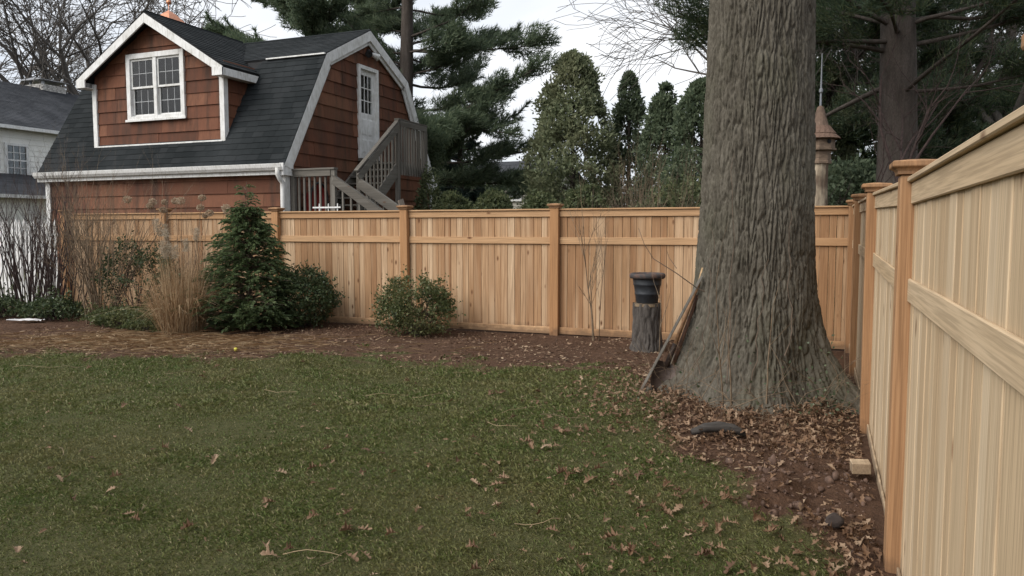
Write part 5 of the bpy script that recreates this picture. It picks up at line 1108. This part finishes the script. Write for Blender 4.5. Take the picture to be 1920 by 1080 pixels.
# ------------------------------------------------------------------ lawn, litter, fallen leaves, twigs
rng = np.random.default_rng(200)
def in_view(x, y, mx_=0.25):
    d = -.37364 * x + .92757 * y; l = .92757 * x + .37364 * y; return (d > 1.9) & (np.abs(l) < d * (.667 + mx_) + .3)
def scatter(n, x0, x1, y0, y1): return rng.uniform(x0, x1, n), rng.uniform(y0, y1, n)
gv, gf, gb = [], [], 0
for (d0, d1, den, wl, ww) in ((1.9, 3.2, 11500, .024, .0028), (3.2, 4.6, 9000, .026, .0035), (4.6, 6.5, 5200, .030, .0048), (6.5, 9.5, 2300, .040, .0075), (9.5, 16, 750, .05, .013)):
    area = (13.6 + 1.0) * 9.5; x, y = scatter(int(area * den), -13.4, .55, 1.5, 9.4)
    d = -.37364 * x + .92757 * y; k = (d >= d0) & (d < d1) & in_view(x, y); x, y = x[k], y[k]
    dm = dirt_mask(x, y); cl = fbm(x * 2.3, y * 2.3, 0, 3, 21); fine = fbm(x * 11, y * 11, 0, 2, 22)
    worn = smooth(.30, .46, fbm(x * .9 + 31, y * .9, 0, 4, 23)); k = (rng.uniform(size=len(x)) > dm * 1.25) & (rng.uniform(size=len(x)) < .62 + .38 * worn) & (rng.uniform(size=len(x)) < .35 + 1.1 * fine) & (x < FX - .02); x, y, cl = x[k], y[k], cl[k]; n = len(x)
    P = np.stack([x, y, ground_z(x, y) - .004], 1); D = unit(np.stack([rng.normal(size=n) * .65, rng.normal(size=n) * .65, np.full(n, 1.0)], 1) + np.array([.15, 0, 0]))
    V, F = blades(rng, P, D, wl * rng.uniform(.5, 1.35, n) * (.4 + 1.2 * cl), ww * rng.uniform(.7, 1.3, n), .5); gv.append(V); gf.append(F + gb); gb += len(V)
def grass_mat():
    t = NT('lawn_grass'); r = t.n('NewGeometry').outputs['Random Per Island']; c = t.coord((1, 1, 1), False)
    g = t.ramp(r, (0, (.064, .086, .022)), (.4, (.092, .119, .032)), (.75, (.130, .149, .046)), (.9, (.18, .17, .07)), (.96, (.25, .21, .12)), (1, (.32, .26, .16)))
    f = t.noise(c, .9, 5, .6); g = t.mix(t.ramp(f, (.44, 0.0), (.62, .65)), g, (.18, .155, .066)); f2 = t.noise(c, 3.5, 4, .6); g = t.mix(t.ramp(f2, (.5, 0.0), (.7, .4)), g, (.064, .11, .027))
    p = t.n('BsdfPrincipled', {'Base Color': g, 'Roughness': .6, 'Specular IOR Level': .25}); tr_ = t.n('BsdfTranslucent', {'Color': g}); ms = t.n('MixShader', {0: .25, 1: p.outputs[0], 2: tr_.outputs[0]}); t.t.links.new(ms.outputs[0], t.out.inputs[0]); return t.m
gr = link('lawn_grass', mesh_np('lawn_grass', np.concatenate(gv), np.concatenate(gf)), grass_mat()); tag(gr, 'short patchy green and straw-flecked lawn grass', 'grass', kind='stuff')

def oak_leaf(seed, s=1.0, cheap=False):
    """lobed leaf outline, cupped and curled"""
    r_ = random.Random(seed); half = [(0, 0), (.012, .03), (.018, .22), (.14, .26), (.06, .36), (.24, .48), (.09, .56), (.27, .72), (.12, .76), (.13, .92), (.0, 1.0)] if not cheap else [(0, 0), (.16, .25), (.07, .38), (.25, .6), (.10, .7), (.0, 1.0)]
    mid = [(0, y) for x, y in half]; c1, c2, tw = r_.uniform(-1.2, 1.8), r_.uniform(.3, 3.2), r_.uniform(-1.3, 1.3)
    def z(x, y): return c1 * .35 * (y - .5) ** 2 + c2 * x * x * 2.0 + tw * x * (y - .5) + r_.uniform(-.015, .015)
    V = []; F = []; k = len(half)
    for x, y in mid: V.append((0, y - .5, z(0, y)))
    for sgn in (1, -1):
        for x, y in half: xx = x * sgn * r_.uniform(.8, 1.15); V.append((xx, y - .5 + r_.uniform(-.02, .02), z(xx, y)))
    for b_, sgn in ((k, 1), (2 * k, -1)):
        for i in range(k - 1):
            q = (i, b_ + i, b_ + i + 1, i + 1); F.append(q if sgn > 0 else q[::-1])
    V = [(x * s, y * s, zz * s) for x, y, zz in V]; return V, F
def leaf_material():
    t = NT('dry_oak_leaf'); r = t.n('ObjectInfo').outputs['Random']; r2 = t.n('NewGeometry').outputs['Random Per Island']; rr = t.math('FRACT', t.math('ADD', r, r2))
    c = t.ramp(rr, (0, (.10, .054, .030)), (.3, (.17, .098, .055)), (.6, (.24, .148, .088)), (.85, (.32, .215, .135)), (1, (.38, .275, .185))); f = t.noise(t.coord((30, 30, 30)), 1, 4); c = t.mix(t.ramp(f, (.4, .4), (.65, 0.0)), c, (.075, .04, .025))
    p = t.n('BsdfPrincipled', {'Base Color': c, 'Roughness': .65, 'Specular IOR Level': .3}); tr_ = t.n('BsdfTranslucent', {'Color': c}); ms = t.n('MixShader', {0: .15, 1: p.outputs[0], 2: tr_.outputs[0]}); t.t.links.new(ms.outputs[0], t.out.inputs[0]); return t.m
LM = leaf_material(); lms = []
for i in range(10):
    V, F = oak_leaf(300 + i); me = bpy.data.meshes.new('fallen_leaf'); me.from_pydata(V, [], F); me.materials.append(LM); lms.append(me)
pts = []
for (px, py, sp, n) in ((1165, 1045, .10, 9), (1220, 970, .10, 8), (1265, 945, .08, 5), (945, 935, .09, 7), (1100, 900, .10, 7), (1000, 845, .09, 7), (1340, 960, .12, 7), (1140, 920, .1, 5), (520, 950, .05, 2), (215, 980, .05, 2), (97, 910, .04, 2), (660, 1020, .05, 2), (475, 1060, .06, 3), (20, 1050, .08, 2), (890, 990, .06, 3), (1190, 870, .12, 7), (1100, 820, .1, 6), (940, 745, .1, 5), (700, 860, .05, 2), (600, 885, .06, 3), (800, 890, .08, 3), (290, 850, .06, 2), (1420, 1010, .12, 8), (1300, 1010, .12, 7), (1480, 1060, .1, 7), (1350, 1060, .1, 5)):
    d = 1.55 / ((py - 430) / 1440); w_ = wpos(px, d * .996)
    for i in range(n): pts.append((w_[0] + rng.normal() * sp, w_[1] + rng.normal() * sp))
while len(pts) < 300:
    x, y = rng.uniform(-8, .2), rng.uniform(2.2, 8.6); den = .10 + .9 * smooth(-4.5, -.3, x) * smooth(8.8, 5.0, y) + .35 * smooth(6.2, 7.6, y) * smooth(-4.5, -2, x)
    if in_view(x, y, 0.0) and rng.uniform() < den and fbm(x * 1.5, y * 1.5, 0, 2, 71) > .38 and math.hypot(x - OAK[0], y - OAK[1]) > 1.0: pts.append((x, y))
for i, (x, y) in enumerate(pts[:300]):
    x = min(x, FX - .12); o = link('fallen_leaf', lms[i % 10]); s = rng.uniform(.045, .105); o.scale = (s, s, s * rng.uniform(.6, 1.3)); o.location = (x, y, gz(x, y) + .024 + rng.uniform(0, .014)); o.rotation_euler = (rng.normal() * .3, rng.normal() * .3, rng.uniform(0, 6.28)); tag(o, 'curled brown oak leaf fallen on the lawn', 'leaf', 'fallen oak leaves on the lawn')
# leaf litter round the oak, along the fence and over the bed, too many to count
lv, lf, lb_ = [], [], 0
def litter(n, fx, zlift=.05, smin=.022, smax=.078):
    global lb_
    c = 0
    tmpl = [tuple(map(np.array, oak_leaf(400 + i, 1, True))) for i in range(8)]
    x, y = fx(n); zz = ground_z(x, y) + rng.uniform(.0, zlift, len(x))
    for i in range(len(x)):
        V, F = tmpl[i % 8]; s = rng.uniform(smin, smax); m = np.array(Matrix.Rotation(rng.uniform(0, 6.28), 3, 'Z') @ Matrix.Rotation(rng.normal() * .5, 3, 'X') @ Matrix.Rotation(rng.normal() * .5, 3, 'Y'))
        lv.append((V * s) @ m.T + np.array([x[i], y[i], zz[i]])); lf.append(F + lb_); lb_ += len(V)
def around_oak(n):
    a = rng.uniform(0, 6.283, n); r_ = .62 + np.abs(rng.normal(size=n)) * .52; x, y = OAK[0] + np.cos(a) * r_ * .95, OAK[1] - .25 + np.sin(a) * r_ * 1.15; k = (x < FX - .06) & (y < 9) ; return x[k], y[k]
def along_fence(n): x = FX - .08 - np.abs(rng.normal(size=n)) * .17; y = rng.uniform(2.6, 4.4, n); return x, y
def edge_mound(n):
    x, y = rng.uniform(-1.2, .3, n), rng.uniform(3.4, 6.4, n); k = (rng.uniform(size=n) < .25 + .75 * smooth(5.0, 5.6, y)) & (x > np.interp(y, _ty, _tx) - .15) & (rng.uniform(size=n) > 1.0 * np.exp(-((x + .02) / .36) ** 2 - ((y - 4.75) / .48) ** 2)); return x[k], y[k]
def on_bed(n):
    x, y = rng.uniform(-11, -.9, n), rng.uniform(6.6, 10.7, n); k = (dirt_mask(x, y) > rng.uniform(.2, .9, n)) & (fbm(x * 1.3, y * 1.3, 0, 3, 73) > .46); return x[k], y[k]
litter(4200, around_oak, .08); litter(420, along_fence); litter(2200, edge_mound, .03); litter(3000, on_bed, .015, .025, .07)
def on_lawn(n):
    x, y = rng.uniform(-7, .1, n), rng.uniform(2.3, 8.4, n); k = (rng.uniform(size=n) < .12 + .88 * smooth(-3.5, -.4, x)) & (fbm(x * 1.2, y * 1.2, 0, 3, 75) > .44) & in_view(x, y, .1); return x[k], y[k]
litter(1500, on_lawn, .03, .02, .06)
lt = link('leaf_litter', mesh_np('leaf_litter', np.concatenate(lv), np.concatenate(lf)), LM); tag(lt, 'layer of brown oak leaves round the oak and along the bed', 'leaves', kind='stuff')
# bark mulch and broken leaf bits on the beds
n = 11000; x = np.concatenate([rng.uniform(-11.5, -.8, n), OAK[0] + rng.normal(size=3500) * .8]); y = np.concatenate([rng.uniform(6.4, 10.75, n), OAK[1] - .9 + rng.normal(size=3500) * 1.0]); k = (dirt_mask(x, y) > rng.uniform(.15, .7, len(x))) & (x < FX - .05) & (fbm(x * 2, y * 2, 0, 3, 79) + rng.uniform(-.12, .12, len(x)) > .42); x, y = x[k], y[k]; n = len(x)
D = unit(np.stack([rng.normal(size=n), rng.normal(size=n), rng.normal(size=n) * .22], 1)); P = np.stack([x, y, ground_z(x, y) + rng.uniform(.002, .014, n)], 1); Ln = rng.uniform(.015, .055, n); S_ = unit(np.cross(D, np.array([0, 0, 1.0]) + rng.normal(size=(n, 3)) * .35)); W_ = (Ln * rng.uniform(.2, .6, n))[:, None] / 2
V = np.stack([P - S_ * W_, P + S_ * W_ * .8, P + D * Ln[:, None] + S_ * W_ * .6, P + D * Ln[:, None] * .9 - S_ * W_], 1).reshape(-1, 3)
mu = link('bark_mulch', mesh_np('bark_mulch', V, np.arange(4 * n).reshape(n, 4)), leafmat('mulch_chips', [(.06, .033, .020), (.11, .062, .038), (.17, .10, .063), (.25, .165, .105), (.33, .25, .165)], .05, .85)); tag(mu, 'scattered bark mulch and leaf bits on the beds', 'mulch', kind='stuff')
# clods of dug soil
cv, cf, cb = [], [], 0; bm = bmesh.new(); bmesh.ops.create_icosphere(bm, subdivisions=1, radius=1); IV = np.array([v.co for v in bm.verts]); IF = np.array([[v.index for v in f.verts] for f in bm.faces]); bm.free()
x = np.concatenate([rng.normal(size=950) * .38 - .05, rng.uniform(-9, -1.6, 500)]); y = np.concatenate([rng.normal(size=950) * .5 + 4.75, rng.uniform(7.6, 10.6, 500)]); k = (x < FX - .06) & (dirt_mask(x, y) > .7); x, y = x[k], y[k]; z = ground_z(x, y)
for i in range(len(x)):
    s = (.003 + .013 * rng.uniform() ** 2.5) * (2.2 if rng.uniform() < .07 and x[i] > -1.3 else 1); cv.append(IV * (1 + rng.normal(size=(len(IV), 1)) * .22) * s * rng.uniform(.6, 1.5, 3) + np.array([x[i], y[i], z[i] + s * .2])); cf.append(IF + cb); cb += len(IV)
co = link('soil_clods', mesh_np('soil_clods', np.concatenate(cv), np.concatenate(cf), True), plain('dug_soil', (.115, .072, .053), .95, .3, 40, bump=.5)); tag(co, 'loose brown clods of dug soil', 'soil', kind='stuff')
# straw strewn in front of the grass clump
n = 2600; x = -8.9 + rng.normal(size=n) * 1.4; y = 7.7 + rng.normal(size=n) * .5 + (x + 9) * .28; k = (dirt_mask(x, y) > .3) | (rng.uniform(size=n) < .12); x, y = x[k], y[k]; n = len(x)
a = rng.normal(size=n) * .6 + .3; P = np.stack([x, y, ground_z(x, y) + .016 + rng.uniform(0, .024, n)], 1); D = unit(np.stack([np.cos(a), np.sin(a), rng.normal(size=n) * .08], 1)); V, F = blades(rng, P, D, rng.uniform(.12, .5, n), rng.uniform(.005, .010, n), .25)
so = link('straw_litter', mesh_np('straw_litter', V, F), M['straw']); tag(so, 'dry straw strewn over the soil below the grass clump', 'straw', kind='stuff')
# single stalks and twigs on the lawn
for i, (px, py, L_, ang) in enumerate(((830, 762, .5, .25), (720, 740, .42, .1), (980, 775, .5, .75), (1060, 790, .4, -.2), (940, 805, .28, -.5), (800, 742, .3, .4), (625, 1070, .2, .9), (575, 1062, .28, -.15), (60, 690, .5, .1), (130, 690, .3, .0), (520, 735, .35, -.2), (1350, 930, .14, 1.1), (1060, 695, .3, -.25), (470, 672, .3, -.3), (590, 664, .3, .2), (100, 860, .22, -.9), (870, 700, .25, .5), (1010, 1000, .25, .3), (330, 700, .3, .2))):
    d = 1.55 / ((py - 430) / 1440); w_ = wpos(px, d * .996); nn_ = 6; u = np.linspace(-.5, .5, nn_); P = np.stack([u * L_, .05 * L_ * np.sin(u * 5 + i), .012 + .01 * np.cos(u * 6 + i)], 1) + rng.normal(size=(nn_, 3)) * .003
    o = link('twig', tubes_mesh('twig', [(P, np.linspace(.0024, .0013, nn_), 5)]), M['straw_stalk'] if i % 3 else M['twig_tan']); o.location = gp(w_[0], w_[1]); o.location.z += .014; o.rotation_euler.z = ang + R(21.9); tag(o, 'thin dry twig lying on the lawn', 'twig', 'twigs on the lawn')
# bramble and ivy at the foot of the oak
rng = np.random.default_rng(222); out = []
for i in range(46):
    a = rng.uniform(-2.9, -.5); r_ = rng.uniform(.75, 1.0); p = (math.cos(a) * r_, math.sin(a) * r_ * 1.05, .06); d = (rng.normal() * .8, rng.normal() * .5 - .2, rng.uniform(.3, 1.3)); grow(rng, out, p, d, rng.uniform(.25, .75), rng.uniform(.0025, .005), 3, 4, kids=(2, 4), spread=.8, shrink=.5, jit=.18, up=-.03, nseg=6)
for (a, h) in ((-1.75, 1.15), (-1.68, .8), (-1.35, .9), (-2.75, .95)):
    grow(rng, out, (math.cos(a) * .86, math.sin(a) * .9, 0), (math.cos(a) * .05, math.sin(a) * .02, 1), h, .009, 3, 4, kids=(2, 4), spread=.6, shrink=.4, jit=.06, nseg=6)
br = empty('bramble', (OAK[0], OAK[1], 0)); tag(br, 'tangle of thin bare bramble stems at the foot of the oak', 'bramble'); link('stems', tubes_mesh('stems', [(a, b, c) for a, b, c, l in out]), M['twig_tan'], br)
iv = empty('ivy', (OAK[0], OAK[1], 0)); tag(iv, 'ivy with small green leaves creeping over leaves and root flare of the oak', 'ivy'); M['ivy'] = leafmat('ivy_leaves', [(.030, .046, .024), (.050, .070, .034), (.08, .10, .055), (.15, .17, .11)], .12, .35)
n = 240; a = np.where(rng.uniform(size=n) < .55, rng.normal(size=n) * .22 - .85, rng.uniform(-2.6, -.3, n)); z = np.abs(rng.normal(size=n)) * .22; r_ = np.interp(z, [0, .12, .25, .45, .72, 1.1], [1.0, .87, .80, .71, .645, .58]) + rng.uniform(.01, .05, n) + (rng.uniform(size=n) < .4) * rng.uniform(0, .4, n) * (z < .12)
P = np.stack([np.cos(a) * r_, np.sin(a) * r_, z + .06], 1); D = unit(np.stack([np.cos(a), np.sin(a), 0 * a], 1) * .5 + rdir(rng, n) * .8); V, F = leaf_quads(rng, P, D, rng.uniform(.02, .042, n), rng.uniform(.016, .032, n), .4); link('leaves', mesh_np('leaves', V, F), M['ivy'], iv)
# a long bare whip springing from the oak beside the planter
wp = empty('bare_whip', (-1.0, 6.95, 0)); tag(wp, 'long thin reddish bare shoot arching from the oak towards the planter', 'branch')
link('stem', tubes_mesh('stem', [(np.array([[.12, .1, .96], [-.01, .0, 1.02], [-.19, -.10, 1.164], [-.38, -.17, 1.29], [-.46, -.19, 1.42], [-.51, -.2, 1.56]]), np.linspace(.006, .002, 6), 5), (np.array([[-.2, -.02, 1.2], [-.28, .02, 1.3], [-.30, .03, 1.36]]), np.linspace(.003, .0015, 3), 4)]), M['twig'], wp)

print('TRIS', sum(sum(len(p.vertices) - 2 for p in o.data.polygons) if len(o.data.polygons) < 2000 else len(o.data.loops) - 2 * len(o.data.polygons) for o in bpy.data.objects if o.type == 'MESH'))
